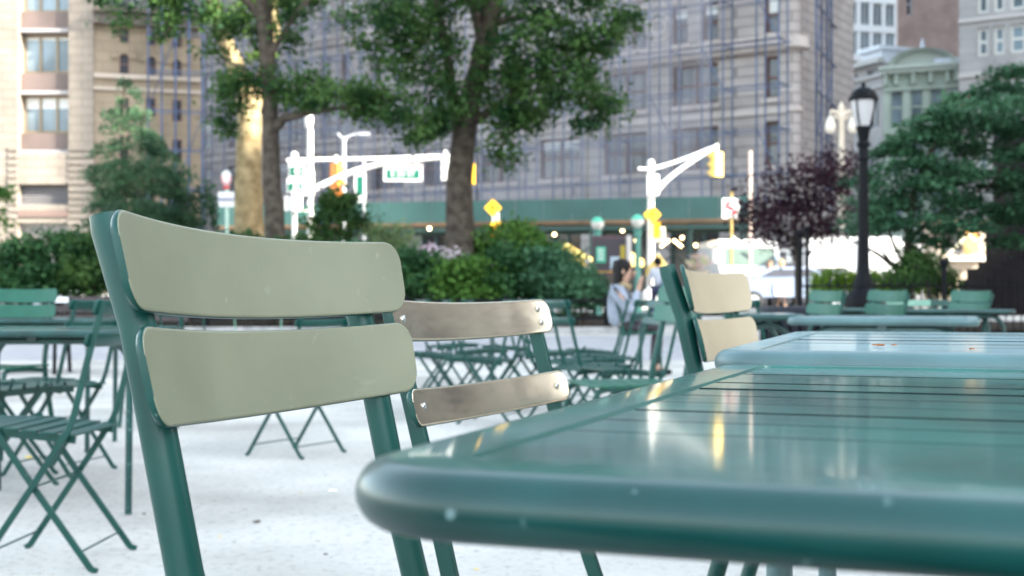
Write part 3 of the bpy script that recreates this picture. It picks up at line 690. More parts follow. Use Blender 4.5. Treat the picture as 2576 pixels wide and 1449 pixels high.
table('second slatted table with brown scraps on top, behind the nearest one', .190, 1.245, -18, .86, .84, .750, tm=TABLE2, sm=TSLAT2)
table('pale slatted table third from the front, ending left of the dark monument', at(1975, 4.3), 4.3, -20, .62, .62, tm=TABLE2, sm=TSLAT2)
table('green slatted table at the rear right in front of the row of chairs', at(2185, 8.3), 7.9, -8, .78, .6)
table('arch-legged green table left of the green chairs, near the bin', at(1860, 5.2), 5.3, -4, .30, .6, nsl=6)
table('narrow green table beside the black lamp post foot', at(2110, 8.6), 8.9, 0, .5, .5)
table('green table near the left edge with an arched leg', at(-225, 4.6), 4.6, 3, .82, .8, .688)
table('long green table in front of the dark bench at the left', at(-285, 6.6), 6.5, 2, 1.1, .7, .70)
table('small green table between the seated woman and the beige-looking chair', at(1590, 9.4), 9.4, -6, .5, .55, .70)
table('green table behind the row of folding chairs, under the shrubs', at(1010, 11.6), 11.6, 3, .9, .6, .72)
# number painted on the back of the chair in the gap
# dry scraps on the second table and litter on the gravel
def scrap(x, y, z, s, m, label, name='leaf_scrap', grp=None):
    b = MB(); n = 7; ring = [(s * (1 + .35 * rnd.uniform(-1, 1)) * math.cos(2 * math.pi * k / n), s * .6 * (1 + .3 * rnd.uniform(-1, 1)) * math.sin(2 * math.pi * k / n), rnd.uniform(0, .3) * s) for k in range(n)]
    b.loft([ring, [(p[0] * .8, p[1] * .8, p[2] + s * .25) for p in ring]]); o = b.build(name, m); o.location = (x, y, z); tag(o, label, 'leaf', grp)
Zs = F * .058 / (872 - HZ)
for px, py, s, lb in ((2204, 871, .0045, 'first brown scrap from the left on the second table'), (2214, 872.5, .0055, 'largest brown scrap on the second table'), (2249, 871, .004, 'lone brown scrap right of the other two on the second table'), (2445, 880, .003, 'tiny brown crumb far right on the second table')):
    Zz = F * .0505 / (py - HZ); scrap((px - CX) * Zz / F, Zz, .7500, s, RUST, lb, grp='brown scraps on the second table')
def gpt(px, py): Zz = F * EYE / (py - HZ); return ((px - CX) * Zz / F, Zz)
for px, py, s, m, lb in ((72, 1155, .025, YLEAF, 'yellow fallen leaf on the gravel at the left'), (648, 1316, .018, BARK, 'dry twig bit lying on the gravel below the nearest chair'), (975, 1098, .012, BARK, 'dark pebble on the gravel under the nearest slat'), (1160, 1105, .012, BARK, 'small dark bit on the gravel left of the table'), (840, 1240, .02, mat('white_paper', (.8, .8, .8), .8), 'white paper scrap on the gravel beside the crossed legs')):
    x, y = gpt(px, py); scrap(x, y, .004, s, m, lb)
rr_ = random.Random(3)
for k in range(14):
    px = rr_.uniform(0, 1400); py = rr_.uniform(1000, 1440); x, y = gpt(px, py)
    scrap(x, y, .003, rr_.uniform(.004, .011), rr_.choice([BARK, YLEAF, BARK, CURBM]), 'tiny dry leaf or pebble bit on the pale gravel', grp='bits of dry leaf on the gravel')
# park bench at the left
bn = T('park_bench', 'dark slatted park bench in front of the left hedge', 'bench', (at(150, 14), 14, 0), 'park benches')
bx, by = at(150, 14), 14.0
for z, dy in ((.80, .10), (.70, .06), (.60, .03)):
    b = MB(); b.box((bx + .1, by + dy, z), (2.6, .03, .07)); b.build('backrest_slat', DARKW, bn)
for k in range(4): b = MB(); b.box((bx + .1, by - .08 - k * .105, .445), (2.6, .09, .03)); b.build('seat_slat', DARKW, bn)
for dx in (-1.1, .1, 1.3):
    b = MB(); b.tube([(bx + dx, by + .11, .82), (bx + dx, by + .02, .5), (bx + dx, by - .02, .42), (bx + dx, by + .04, .0)], .022, 8); b.tube([(bx + dx, by - .02, .42), (bx + dx, by - .42, .43), (bx + dx, by - .44, 0)], .022, 8); b.build('support', BLACK, bn)
b = MB(); b.box((at(144, 14), by + .075, .80), (.19, .012, .06)); b.build('plaque', mat('plaque_white', (.85, .87, .9), .3), bn)
# ------------------------------------------------------------------ foliage
def leafmat(name, c1, c2, tr=.25, rough=.55, scale=.9, spec=.13):
    m = mat(name, c1, rough, spec, col2=c2, scale=scale, detail=6, trans=tr, ramp=(.36, .64)); return m
def leaf_mesh(name, C, size, m, parent=None, seed=0, flat=.3, fold=.25, ratio=.6, droop=.0, origin=None):
    """C: Nx3 array of leaf positions. each leaf a folded, pointed quad pair"""
    g = np.random.default_rng(seed); C = np.asarray(C); n = len(C)
    d = g.normal(size=(n, 3)); d[:, 2] = d[:, 2] * (1 - flat) - droop; d /= np.linalg.norm(d, axis=1)[:, None]
    up = g.normal(size=(n, 3)) * (1 - flat); up[:, 2] += flat * 1.6 + .1
    s = np.cross(d, up); s /= np.linalg.norm(s, axis=1)[:, None] + 1e-9; nn = np.cross(s, d)
    L = size * g.uniform(.65, 1.3, n)[:, None]; w = L * ratio / 2
    a = C - d * L / 2; tip = C + d * L / 2; m1 = C - d * L * .05
    l1 = m1 + s * w + nn * w * fold; r1 = m1 - s * w + nn * w * fold
    V = np.stack([a, l1, tip, r1], 1).reshape(-1, 3)
    off = np.array(parent['_w']) if parent is not None and '_w' in parent else (np.array(origin) if origin is not None else np.zeros(3))
    V = V - off
    i = np.arange(n) * 4; Fc = np.concatenate([np.stack([i, i + 1, i + 2], 1), np.stack([i, i + 2, i + 3], 1)])
    me = bpy.data.meshes.new(name); me.vertices.add(len(V)); me.vertices.foreach_set('co', V.ravel().astype(np.float32))
    me.loops.add(Fc.size); me.loops.foreach_set('vertex_index', Fc.ravel().astype(np.int32)); me.polygons.add(len(Fc))
    me.polygons.foreach_set('loop_start', (np.arange(len(Fc)) * 3).astype(np.int32)); me.polygons.foreach_set('loop_total', np.full(len(Fc), 3, np.int32))
    me.update(calc_edges=True); me.validate(); me.materials.append(m)
    o = bpy.data.objects.new(name, me); COL.objects.link(o)
    if parent is not None: o.parent = parent
    elif origin is not None: o.location = origin
    return o
def clumps(g, blobs, per, cr, squash=.6, shell=.35, dens=1.0):
    """blobs: (centre, (rx,ry,rz), number of clumps) -> leaf positions"""
    out = []
    for c, r, k in blobs:
        k = max(3, int(k * dens))
        d = g.normal(size=(k, 3)); d /= np.linalg.norm(d, axis=1)[:, None]; rad = g.uniform(shell, 1, k) ** .6
        cc = np.array(c) + d * rad[:, None] * np.array(r)
        q = g.normal(size=(k, per, 3)) * cr * g.uniform(.55, 1.25, (k, 1, 1)) * np.array([1, 1, squash])
        out.append((cc[:, None] + q).reshape(-1, 3))
    return np.concatenate(out)
def pb(px, py, rx, ry, Z, k, rz=None):
    """blob given by where it shows and its own distance and true size"""
    c = W(px, py, Z); return (tuple(c), (rx * Z / F, (rz if rz else rx * Z / F * .9), ry * Z / F), k)
def limbs(m, par, paths, name='trunk', n=12):
    """paths: list of [(px,py,Z,width_px)...]; the first is the trunk, the rest limbs joined to it"""
    b = MB()
    for p in paths:
        P = [W(a[0], a[1], a[2]) for a in p]; r = [a[3] * a[2] / F / 2 for a in p]
        # subdivide with slight wander
        Q = []; q = []
        for i in range(len(P) - 1):
            for t in np.linspace(0, 1, 5)[:-1]:
                Q.append(P[i].lerp(P[i + 1], float(t)) + Vector((rnd.uniform(-1, 1), rnd.uniform(-1, 1), 0)) * r[i] * .10 * (t > 0)); q.append(r[i] + (r[i + 1] - r[i]) * t)
        Q.append(P[-1]); q.append(r[-1]); b.tube(Q, q, n)
    return b.build(name, m, par, smooth=True, angle=80)
def tree(name, label, base, trunkm, paths, blobs, leafm, per, cr, size, seed, cat='tree', group=None, **kw):
    r = T(name, label, cat, tuple(base), group); limbs(trunkm, r, paths)
    g = np.random.default_rng(seed); sq = kw.pop('squash', .6); dn = kw.pop('dens', .64)
    leaf_mesh('crown', clumps(g, blobs, per, cr, sq, dens=dn), size, leafm, r, seed, **kw); return r
G1 = leafmat('dark_green_leaf', (.013, .048, .018), (.080, .155, .042), .38, scale=1.4)
G2 = leafmat('blue_green_leaf', (.028, .080, .042), (.080, .185, .095), .25, scale=1.6)
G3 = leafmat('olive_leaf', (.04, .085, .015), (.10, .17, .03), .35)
G4 = leafmat('feathery_leaf', (.035, .085, .048), (.10, .19, .095), .35)
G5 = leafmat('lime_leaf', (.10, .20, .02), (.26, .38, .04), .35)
GP = leafmat('purple_leaf', (.015, .008, .012), (.058, .022, .032), .25)
def base(px, Z, dz=0): return (at(px, Z), Z, gz(Z) + dz)
def low(px, Z): return HZ + (EYE - gz(Z) + .15) * F / Z
# front left dark tree
tree('street_tree', 'dark leaning tree with a low side branch, before the pale plane tree', base(700, 33), BARK,
    [[(702, low(700, 33), 33, 58), (690, 560, 33, 52), (682, 400, 33, 44), (680, 300, 33, 40), (674, 150, 33, 40), (664, 20, 33, 40), (650, -200, 33, 32)],
     [(684, 330, 33, 30), (712, 298, 32.8, 24), (770, 285, 32.4, 17), (850, 272, 32, 10), (960, 270, 31.8, 6)], [(668, 60, 33, 24), (600, -20, 33, 20), (480, -60, 32.5, 12), (330, -40, 32, 7)], [(672, 150, 33, 16), (740, 40, 32.6, 14), (830, -60, 32.5, 12)], [(678, 220, 33, 14), (610, 170, 33.3, 9), (560, 150, 33.4, 5)]],
    [pb(640, 205, 70, 42, 33, 26, .8), pb(585, 245, 26, 85, 33.3, 16, .5), pb(560, 320, 12, 32, 33.3, 5, .3), pb(760, 232, 90, 45, 32.4, 30, .8), pb(870, 250, 100, 46, 32, 34, .9), pb(980, 272, 80, 55, 32, 34, .9), pb(1050, 330, 28, 26, 32, 8, .5),
     pb(340, -12, 130, 24, 32.3, 22, .8), pb(420, 62, 26, 38, 32.3, 8, .4), pb(300, 40, 30, 28, 32.3, 6, .4), pb(480, 20, 60, 40, 32.4, 14, .6), pb(560, 40, 60, 60, 33, 16, .8), pb(730, 60, 30, 110, 33, 20, .8), pb(640, 80, 50, 60, 33.4, 12, .8), pb(760, 0, 60, 40, 32.8, 14, .8), pb(540, 135, 22, 18, 33.4, 4, .3),
     pb(600, -120, 300, 100, 33, 70, 3)],
    G1, 62, .235, .15, 11, squash=.7, droop=.35)
# pale plane tree behind it
tree('plane_tree', 'thick pale mottled plane tree trunk behind the dark leaning tree', base(625, 46), PLANE,
    [[(627, low(627, 46), 46, 84), (626, 560, 46, 74), (626, 420, 46, 66), (628, 300, 46, 62), (622, 230, 46, 54), (600, 180, 46, 44), (570, 110, 46, 38), (545, 40, 46, 32), (520, -60, 46, 26)],
     [(630, 290, 46, 40), (660, 200, 46, 34), (690, 90, 46, 28), (688, -40, 46, 22)]],
    [pb(560, -90, 220, 90, 46, 60, 3), pb(700, -60, 160, 80, 46, 36, 3), pb(590, 60, 40, 40, 45.6, 7, .6), pb(650, 150, 30, 30, 45.6, 5, .5)],
    G3, 50, .28, .2, 12)
# middle tree
tree('street_tree', 'tall tree with a straight grey trunk and spreading dark green crown at the centre', base(1160, 34), BARK,
    [[(1162, low(1160, 34), 34, 88), (1156, 640, 34, 76), (1156, 500, 34, 68), (1162, 380, 34, 62), (1172, 290, 34, 62), (1196, 200, 34, 52), (1222, 100, 34, 54), (1238, 0, 34, 50), (1250, -150, 34, 40)],
     [(1166, 330, 34, 34), (1140, 240, 33.7, 26), (1128, 160, 33.5, 22), (1112, 60, 33.2, 18), (1090, -40, 33, 14)], [(1180, 310, 34, 30), (1225, 285, 33.6, 24), (1290, 235, 33.2, 16), (1370, 190, 32.8, 10), (1480, 160, 32.5, 6)],
     [(1215, 120, 34, 26), (1190, 20, 33.8, 22), (1160, -60, 33.5, 16)], [(1230, 60, 34, 22), (1320, 40, 33.4, 14), (1440, 60, 33, 8)]],
    [pb(950, 55, 120, 65, 33, 40, 1.2), pb(1000, 150, 80, 70, 33.2, 22, 1), pb(1090, 120, 70, 100, 33.2, 30, 1), pb(1120, 250, 70, 70, 33, 22, .9), pb(1090, 300, 60, 45, 33, 16, .8), pb(1050, 330, 40, 30, 33, 7, .6), pb(1250, 190, 70, 80, 33.4, 30, 1), pb(1330, 110, 90, 90, 32.8, 40, 1.2), pb(1420, 130, 80, 90, 32.6, 38, 1.1), pb(1500, 110, 70, 32, 32.4, 18, .7), pb(1560, 66, 55, 26, 32.4, 12, .6), pb(1590, 48, 24, 14, 32.4, 4, .4),
     pb(1460, 230, 80, 50, 32.6, 26, .9), pb(1520, 262, 48, 24, 32.5, 10, .6), pb(1340, 240, 70, 50, 32.8, 22, .9), pb(1490, 310, 30, 32, 32.6, 9, .5), pb(1280, 320, 42, 60, 33, 16, .6), pb(1270, 385, 26, 38, 33, 9, .4), pb(1330, 310, 40, 40, 32.9, 10, .6), pb(1300, 0, 200, 60, 33, 60, 2), pb(1080, -20, 190, 50, 33, 46, 2), pb(1250, -140, 360, 80, 33.5, 90, 4), pb(1480, 10, 60, 40, 32.6, 14, .8)],
    G1, 62, .24, .155, 13, squash=.75, droop=.3)
g_ = np.random.default_rng(5)
# feathery conifer at left
r = T('larch_tree', 'feathery soft green conifer with a pointed top beside the cream building', 'tree', base(320, 37)); limbs(BARK, r, [[(316, low(316, 37), 37, 16), (314, 480, 37, 12), (312, 300, 37, 7), (312, 190, 37, 2)], [(300, low(300, 37), 37.2, 10), (288, 540, 37.2, 7), (292, 470, 37.2, 3)], [(345, low(345, 37), 37, 9), (356, 520, 37, 5), (352, 440, 37, 2)]], n=7)
pts = []
for i in range(125):
    y = 200 + 400 * (g_.random() ** .72); rad = 8 + (y - 195) * .62; rad = min(rad, 135); sgn = g_.choice([-1, 1]); zc = 37 + g_.uniform(-1, 1) * rad * 37 / F
    ln = rad * g_.uniform(.45, 1.05); x0 = 312 + (y - 200) * .14 + g_.normal() * 8
    k = int(24 + ln * 1.0); t = g_.random(k) ** .8
    p = np.array([W(x0 + sgn * ln * tt, y + (14 if y < 300 else 26) * tt ** 1.6 - (10 * tt if y < 330 else 0) + g_.normal() * 5, zc) for tt in t]); pts.append(p + g_.normal(size=p.shape) * np.array([.05, .06, .045]))
for i in range(22):   # drooping sprays at the lower right
    x = g_.uniform(430, 535); y = g_.uniform(440, 510); k = 70; t = g_.random(k)
    pts.append(np.array([W(x + 8 * tt + g_.normal() * 4, y + 88 * tt, 36.4) for tt in t]) + g_.normal(size=(k, 3)) * .05)
leaf_mesh('crown', np.concatenate(pts), .17, G4, r, 5, ratio=.28, flat=.15, droop=.3)
# layered tree at the right
pts = []
tiers = [(2560, 170, 60), (2540, 215, 110), (2500, 265, 170), (2420, 240, 70), (2450, 315, 200), (2380, 345, 150), (2520, 370, 130), (2330, 405, 120), (2430, 440, 170), (2540, 455, 90), (2280, 455, 110), (2230, 500, 90), (2360, 500, 130), (2480, 530, 120), (2560, 540, 60), (2300, 545, 120), (2220, 560, 80), (2560, 300, 80), (2420, 560, 80), (2390, 285, 80), (2320, 330, 70), (2270, 375, 70), (2180, 440, 50), (2190, 530, 60), (2550, 600, 50), (2330, 600, 60), (2620, 380, 120), (2640, 250, 120), (2620, 500, 110)]
for (x, y, w) in tiers:
    Zt = 22 + g_.uniform(-1.2, 1.2)
    for i in range(int(w / 3.7)):
        a = g_.uniform(0, 2 * math.pi); rr = w * math.sqrt(g_.random()); cx = x + rr * math.cos(a); dz = rr * math.sin(a) * Zt / F; cy = y + 16 * (rr / w) ** 2 + g_.normal() * 7
        c = np.array(W(cx, cy, Zt)) + np.array([0, dz, 0]); k = 34
        q = g_.normal(size=(k, 3)) * np.array([.13, .13, .035]); q[:, 2] -= (q[:, 0] ** 2 + q[:, 1] ** 2) * .9
        pts.append(c + q)
r = T('dogwood_tree', 'broad tree with flat tiers of blue-green leaves at the right edge', 'tree', base(2290, 22))
limbs(BARK, r, [[(2290, low(2290, 22), 22, 26), (2284, 620, 22, 22), (2300, 480, 22, 18), (2360, 340, 22, 12), (2440, 240, 22, 7)], [(2286, 700, 22, 14), (2210, 640, 22, 10), (2160, 612, 22, 7), (2120, 600, 22, 4)], [(2288, 690, 22, 13), (2250, 620, 22, 9), (2215, 520, 22, 5)], [(2290, 600, 22, 14), (2380, 520, 22, 9), (2500, 460, 22, 6)], [(2292, 690, 22, 12), (2240, 660, 22, 9), (2205, 610, 22.2, 5)]], n=8)
leaf_mesh('crown', np.concatenate(pts), .115, G2, r, 6, flat=.62, ratio=.55, droop=.28)
# purple plum tree
tree('plum_tree', 'dark purple-leaved small tree left of the black lamp post', base(2005, 27), BARK,
    [[(2006, low(2006, 27), 27, 13), (2004, 660, 27, 11), (2000, 560, 27, 9), (2010, 470, 27, 5)], [(2003, 640, 27, 8), (2060, 570, 27, 6), (2120, 520, 27, 3)], [(2003, 620, 27, 8), (1950, 560, 27, 5), (1900, 540, 27, 3)]],
    [pb(2030, 470, 100, 62, 27, 60, 1.2), pb(1950, 510, 80, 55, 27, 40, 1), pb(2090, 450, 60, 50, 27, 24, .9), pb(2010, 560, 90, 46, 27, 34, 1), pb(1905, 545, 55, 26, 27, 14, .7), pb(2110, 400, 42, 40, 27, 12, .6), pb(2120, 550, 60, 52, 27, 20, .8), pb(1985, 610, 60, 24, 27, 10, .7), pb(2000, 420, 50, 24, 27, 10, .6), pb(1940, 590, 60, 30, 27, 14, .8), pb(2070, 600, 60, 34, 27, 16, .8), pb(1880, 520, 40, 30, 27, 8, .6)],
    GP, 40, .21, .10, 15, flat=.2, dens=.56)
# shrubs of the planting bed
def shrub(label, blobs, m, per, cr, size, seed, bx, Z, name='shrub', group='shrubs of the planting bed', **kw):
    r = T(name, label, 'shrub', base(bx, Z), group); g = np.random.default_rng(seed)
    b = MB()
    for i in range(7):
        a = g.uniform(0, 6.28); q = Vector(base(bx, Z)); c = Vector(blobs[i % len(blobs)][0]); b.tube([q + Vector((.15 * math.cos(a), .15 * math.sin(a), 0)), q.lerp(c, .5) + Vector((.2 * math.cos(a), .2 * math.sin(a), 0)), c], [.025, .018, .006], 6)
    b.build('stem', BARK, r)
    leaf_mesh('foliage', clumps(g, blobs, per, cr, .8), size, m, r, seed, **kw); return r
GH = leafmat('hydrangea_leaf', (.014, .050, .019), (.05, .13, .045), .25, scale=1.6)
GHY = leafmat('fresh_green_leaf', (.03, .085, .015), (.10, .21, .04), .3, scale=1.4)
for i, (px, py, rx, ry, Z, m, lb) in enumerate([
    (-60, 690, 110, 70, 31, G1, 'leafy dark hedge shrub cut by the left edge'), (50, 680, 80, 72, 31, GH, 'rounded green shrub left behind the dark bench'), (150, 665, 75, 78, 31.5, GH, 'taller green shrub behind the bench plaque'), (230, 672, 70, 76, 31, G1, 'dark shrub hidden partly by the nearest chair upright'),
    (340, 660, 90, 70, 32, GH, 'green shrub hidden behind the nearest chair, below the conifer'), (480, 660, 90, 66, 32, G1, 'dark shrub behind the nearest chair below the plane tree'), (620, 660, 90, 62, 32, GH, 'green shrub at the foot of the dark leaning tree'), (770, 665, 90, 62, 32, G1, 'dark shrub behind the right half of the nearest chair'), (920, 680, 90, 60, 31.5, GH, 'green shrub behind the top right corner of the nearest chair'),
    (1050, 700, 85, 62, 30.8, GH, 'broad-leaved green shrub right of the nearest chair'), (1165, 710, 80, 58, 30.5, GHY, 'fresh green broad-leaved shrub before the central trunk'), (1265, 695, 85, 66, 31, GH, 'broad-leaved shrub right of the central trunk'), (1370, 692, 80, 64, 31, G2, 'blue-green shrub with drooping sprays'), (1455, 718, 62, 46, 30.6, G2, 'small blue-green shrub at the right end of the bed')]):
    shrub(lb, [pb(px, py, rx, ry, Z, 44, .9), pb(px + rnd.uniform(-30, 30), py - ry * .6, rx * .6, ry * .5, Z, 14, .6), pb(px, py + 35, rx, 40, Z - .5, 20, .6)], m, 46, .17, .15, 40 + i, px, Z, flat=.35)
shrub('bright leafy bush rising right of the central trunk', [pb(1290, 610, 90, 50, 34, 40, .9), pb(1350, 640, 70, 40, 34, 26, .8), pb(1222, 612, 36, 34, 34.2, 12, .5), pb(1400, 655, 60, 26, 33.6, 14, .6)], GHY, 46, .17, .14, 60, 1290, 34)
shrub('dark upright bush below the hanging street sign', [pb(860, 560, 75, 60, 36, 34, .9), pb(850, 505, 40, 40, 36, 14, .6), pb(800, 570, 40, 50, 36, 14, .6)], G1, 44, .18, .15, 61, 860, 36)
shrub('yellow-green rounded bush left of the central trunk', [pb(975, 595, 62, 32, 35.5, 26, .8), pb(1000, 620, 50, 26, 35.5, 14, .7)], leafmat('grey_green_leaf', (.11, .17, .07), (.24, .32, .15), .3), 44, .14, .11, 62, 975, 35.5)
shrub('loose branch of leaves poking in at the left edge', [pb(-10, 490, 40, 14, 24, 8, .3), pb(-5, 545, 28, 22, 24, 7, .3)], GHY, 40, .1, .09, 63, -60, 24)
shrub('dark shrub in front of the layered tree', [pb(2315, 668, 52, 40, 21.4, 30, .6), pb(2270, 695, 45, 34, 21.4, 16, .6)], G1, 40, .11, .085, 64, 2330, 21.4)
# clipped hedge behind the iron fence, its sun and shade put into leaf colours
for i in range(4):
    px = 2085 + i * 92
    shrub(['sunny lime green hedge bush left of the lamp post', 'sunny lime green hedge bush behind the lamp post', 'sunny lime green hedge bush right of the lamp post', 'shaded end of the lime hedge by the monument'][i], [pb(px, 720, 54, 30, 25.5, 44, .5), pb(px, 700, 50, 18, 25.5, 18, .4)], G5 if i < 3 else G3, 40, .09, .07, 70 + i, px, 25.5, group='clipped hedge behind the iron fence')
# flowers among the shrubs
b = MB(); g = np.random.default_rng(8)
FLW = mat('white_blossom', (.8, .78, .8), .6, col2=(.75, .40, .60), scale=.9)
pts = clumps(g, [pb(1140, 640, 46, 20, 33.4, 9, .4), pb(1080, 632, 40, 16, 33.6, 8, .4)], 14, .10)
o = leaf_mesh('hydrangea_blossom', pts, .09, FLW, None, 9, flat=.2, origin=base(1120, 33.4)); tag(o, 'white and pink blossom heads beside the foot of the central trunk', 'flowers')
# ------------------------------------------------------------------ writing
def text_mesh(s, size, depth=.004):
    cu = bpy.data.curves.new('lettering', 'FONT'); cu.body = s; cu.size = size; cu.extrude = depth; cu.align_x = 'CENTER'; cu.align_y = 'CENTER'
    o = bpy.data.objects.new('lettering', cu); COL.objects.link(o)
    me = bpy.data.meshes.new_from_object(o.evaluated_get(bpy.context.evaluated_depsgraph_get())); bpy.data.objects.remove(o); return me
def text(s, c, size, m, par, rz=0.0):
    me = text_mesh(s, size); me.materials.append(m); o = bpy.data.objects.new('lettering', me); COL.objects.link(o)
    o.parent = par; w = Vector(par['_w']); o.location = Vector(c) - w; o.rotation_euler = (R(90), 0, rz); return o
def sub(par, o): o['_w'] = par['_w']; return o
# ------------------------------------------------------------------ lamps and poles
lp = T('lamp_post', 'black park lamp post with a bell-shaped glass lantern', 'lamp post', base(2172, 17.2))
c = Vector((at(2172, 17.2), 17.2, 0)); k = 17.2 / F
def lathe_px(rows, cc, kk): return [(r * kk, EYE + (HZ - y) * kk) for r, y in rows]
MB().lathe(c, [(.24, 0), (.24, .12), (.21, .16), (.20, .62), (.235, .66), (.235, .72)] + lathe_px([(46, 752), (40, 742), (30, 730), (25, 724), (26, 716), (21, 700), (17, 690), (15, 660), (13.5, 560), (12, 440), (11, 400)], c, k), 20).build('shaft', BLACK, lp, smooth=True)
MB().lathe(c, lathe_px([(13, 404), (15, 400), (13, 394), (12, 372), (17, 366), (17, 360), (12, 354), (16, 330), (19, 322), (18, 318)], c, k), 20).build('collar', BLACK, lp, smooth=True)
LG = mat('frosted_lantern_glass', (.62, .60, .60), .35, .5, trans=.35)
MB().lathe(c, lathe_px([(17, 320), (23, 300), (29, 275), (31.5, 252)], c, k), 20).build('lantern_glass', LG, lp, smooth=True)
for a in range(4):
    b = MB(); b.tube([c + Vector((r * k * math.cos(R(45 + 90 * a)), r * k * math.sin(R(45 + 90 * a)), EYE + (HZ - y) * k)) for r, y in ((18, 320), (24.5, 300), (30.5, 275), (33, 252))], .012, 6); b.build('lantern_rib', BLACK, lp)
MB().lathe(c, lathe_px([(36, 254), (37, 250), (33, 240), (27, 230), (17, 222), (7, 219), (5, 216), (6, 212), (3, 208), (.5, 206)], c, k), 20).build('lantern_cap', BLACK, lp, smooth=True)
IV = mat('cream_lamp_paint', (.60, .52, .42), .5)
ol = T('ornate_lamp', 'cream twin-armed ornate street lamp behind the black lamp post', 'street lamp', base(2117, 54))
k = 54 / F; c = Vector((at(2117, 54), 54, 0))
MB().lathe(c, [(.3, gz(54)), (.22, gz(54) + 1)] + lathe_px([(9, 640), (8, 420), (7, 300), (10, 292), (6, 284), (9, 274), (5, 262), (2, 256)], c, k), 12).build('shaft', IV, ol, smooth=True)
for sg in (-1, 1):
    q = lambda dx, y: W(2117 + sg * dx, y, 54)
    MB().tube([q(0, 290), q(14, 282), q(25, 278), q(29, 290)], [.09, .08, .07, .05], 8).build('arm', IV, ol, smooth=True)
    MB().lathe(Vector((at(2117 + sg * 28, 54), 54, 0)), lathe_px([(3, 292), (9, 300), (14, 318), (12, 330), (5, 336)], c, k), 12).build('globe', mat('cream_globe_glass', (.7, .64, .55), .3), ol, smooth=True)
    MB().tube([q(2, 300), q(14, 296), q(20, 288)], .05, 6).build('scroll', IV, ol)
def pole(par, px, y0, Z, w0, w1=None, m=WHITEP, name='pole', foot=True):
    P = [Vector((at(px, Z), Z, gz(Z))), W(px, y0, Z)]; w1 = w1 or w0; k = Z / F
    if foot: MB().lathe((P[0].x, P[0].y, 0), [(w0 * k * 1.1, gz(Z)), (w0 * k * 1.1, gz(Z) + .5), (w0 * k * .7, gz(Z) + .62)], 10).build('base', m, par)
    return MB().tube(P, [w0 * k / 2, w1 * k / 2], 10).build(name, m, par, smooth=True)
def arm(par, pts, Z, w, m=WHITEP, name='mast_arm', dz=0):
    P = [W(x, y, Z - dz) for x, y in pts]; k = Z / F; n = len(P)
    Q = []
    for i in range(n - 1):
        for t in (0, .25, .5, .75):
            p0 = P[max(i - 1, 0)]; p1 = P[i]; p2 = P[i + 1]; p3 = P[min(i + 2, n - 1)]
            Q.append(.5 * ((2 * p1) + (p2 - p0) * t + (2 * p0 - 5 * p1 + 4 * p2 - p3) * t * t + (3 * p1 - p0 - 3 * p2 + p3) * t ** 3))
    Q.append(P[-1]); r = [(w[0] + (w[1] - w[0]) * i / (len(Q) - 1)) * k / 2 for i in range(len(Q))]
    return MB().tube(Q, r, 8).build(name, m, par, smooth=True)
LR = mat('red_lens', (.35, .02, .02), .3); LA = mat('amber_lens', (.45, .2, .02), .3); LGN = mat('green_lens', (.02, .2, .12), .3)
def signal(name, label, px, y0, y1, Z, m, face=-1, w=None, rz=0, group='traffic signals on the mast arms'):
    """three stacked heads, each with a visor and a lens"""
    r = T(name, label, 'traffic signal', W(px, (y0 + y1) / 2, Z), group); k = Z / F; H = (y1 - y0) * k / 3; wd = (w * k if w else H * .95)
    b = MB(); c = W(px, y0, Z); b.tube([c + Vector((0, 0, .3)), c], .05, 6); b.build('hanger', WHITEP, r)
    for i, lm in enumerate((LR, LA, LGN)):
        cz = W(px, y0 + (y1 - y0) * (i + .5) / 3, Z)
        hd = MB().box(cz, (wd, .22, H * .94), rz).build('lamp_head', m, r); sub(r, hd)
        d = Vector((math.sin(rz), -math.cos(rz), 0)) * (-face if face > 0 else 1)
        b = MB(); u = Vector((d.y, -d.x, 0)); ring = []
        for dd in (.11, .33):
            ring.append([cz + d * dd + (u * math.cos(t) + Vector((0, 0, 1)) * math.sin(t)) * H * .4 for t in [R(-20 + 220 * j / 12) for j in range(13)]] + [cz + d * dd + (u * math.cos(t) + Vector((0, 0, 1)) * math.sin(t)) * H * .37 for t in [R(200 - 220 * j / 12) for j in range(13)]])
        b.loft(ring); b.build('visor', m, hd)
        b = MB(); b.ball(cz + d * .1, H * .34, 12, 6, (1, 1, 1)); b.build('lens', lm, hd)
    return r
def plate(par, name, px, py, w, h, Z, m, rz=0, t=.02, rc=0, dz=0):
    k = Z / F; c = W(px, py, Z); c.y -= dz
    return sub(par, MB().box(c, (w * k, t, h * k), rz).build(name, m, par))
# left mast-arm pole
Zl = 49.0
p1 = T('signal_pole', 'white signal pole with a long curved mast arm at the left', 'signal pole', base(780, Zl), 'signal poles at the crossing')
pole(p1, 780, 325, Zl, 17, 14); b = MB(); b.tube([W(780, 326, Zl), W(780, 250, Zl)], [.09, .035], 8); b.build('finial', WHITEP, p1)
MB().lathe(Vector((at(778, Zl), Zl - .1, 0)), lathe_px([(3, 284), (9, 288), (11, 305), (9, 318), (3, 326)], None, Zl / F), 10).build('lamp_housing', WHITEP, p1, smooth=True)
arm(p1, [(722, 404), (780, 402), (950, 399), (1136, 392)], Zl, (9, 9))
arm(p1, [(778, 482), (840, 452), (900, 428), (985, 408), (1060, 401), (1136, 394)], Zl, (15, 10), name='brace_arm', dz=.18)
MB().box(W(772, 460, Zl - .25), (.5, .3, .95)).build('control_box', WHITEP, p1)
signal('traffic_signal', 'white-looking sunlit signal hanging at the tip of the left mast arm', 1120, 398, 454, Zl - .1, mat('signal_glare_white', (.72, .72, .70), .5), face=1)  # yellow housing drawn near white, sun glare put into its colour
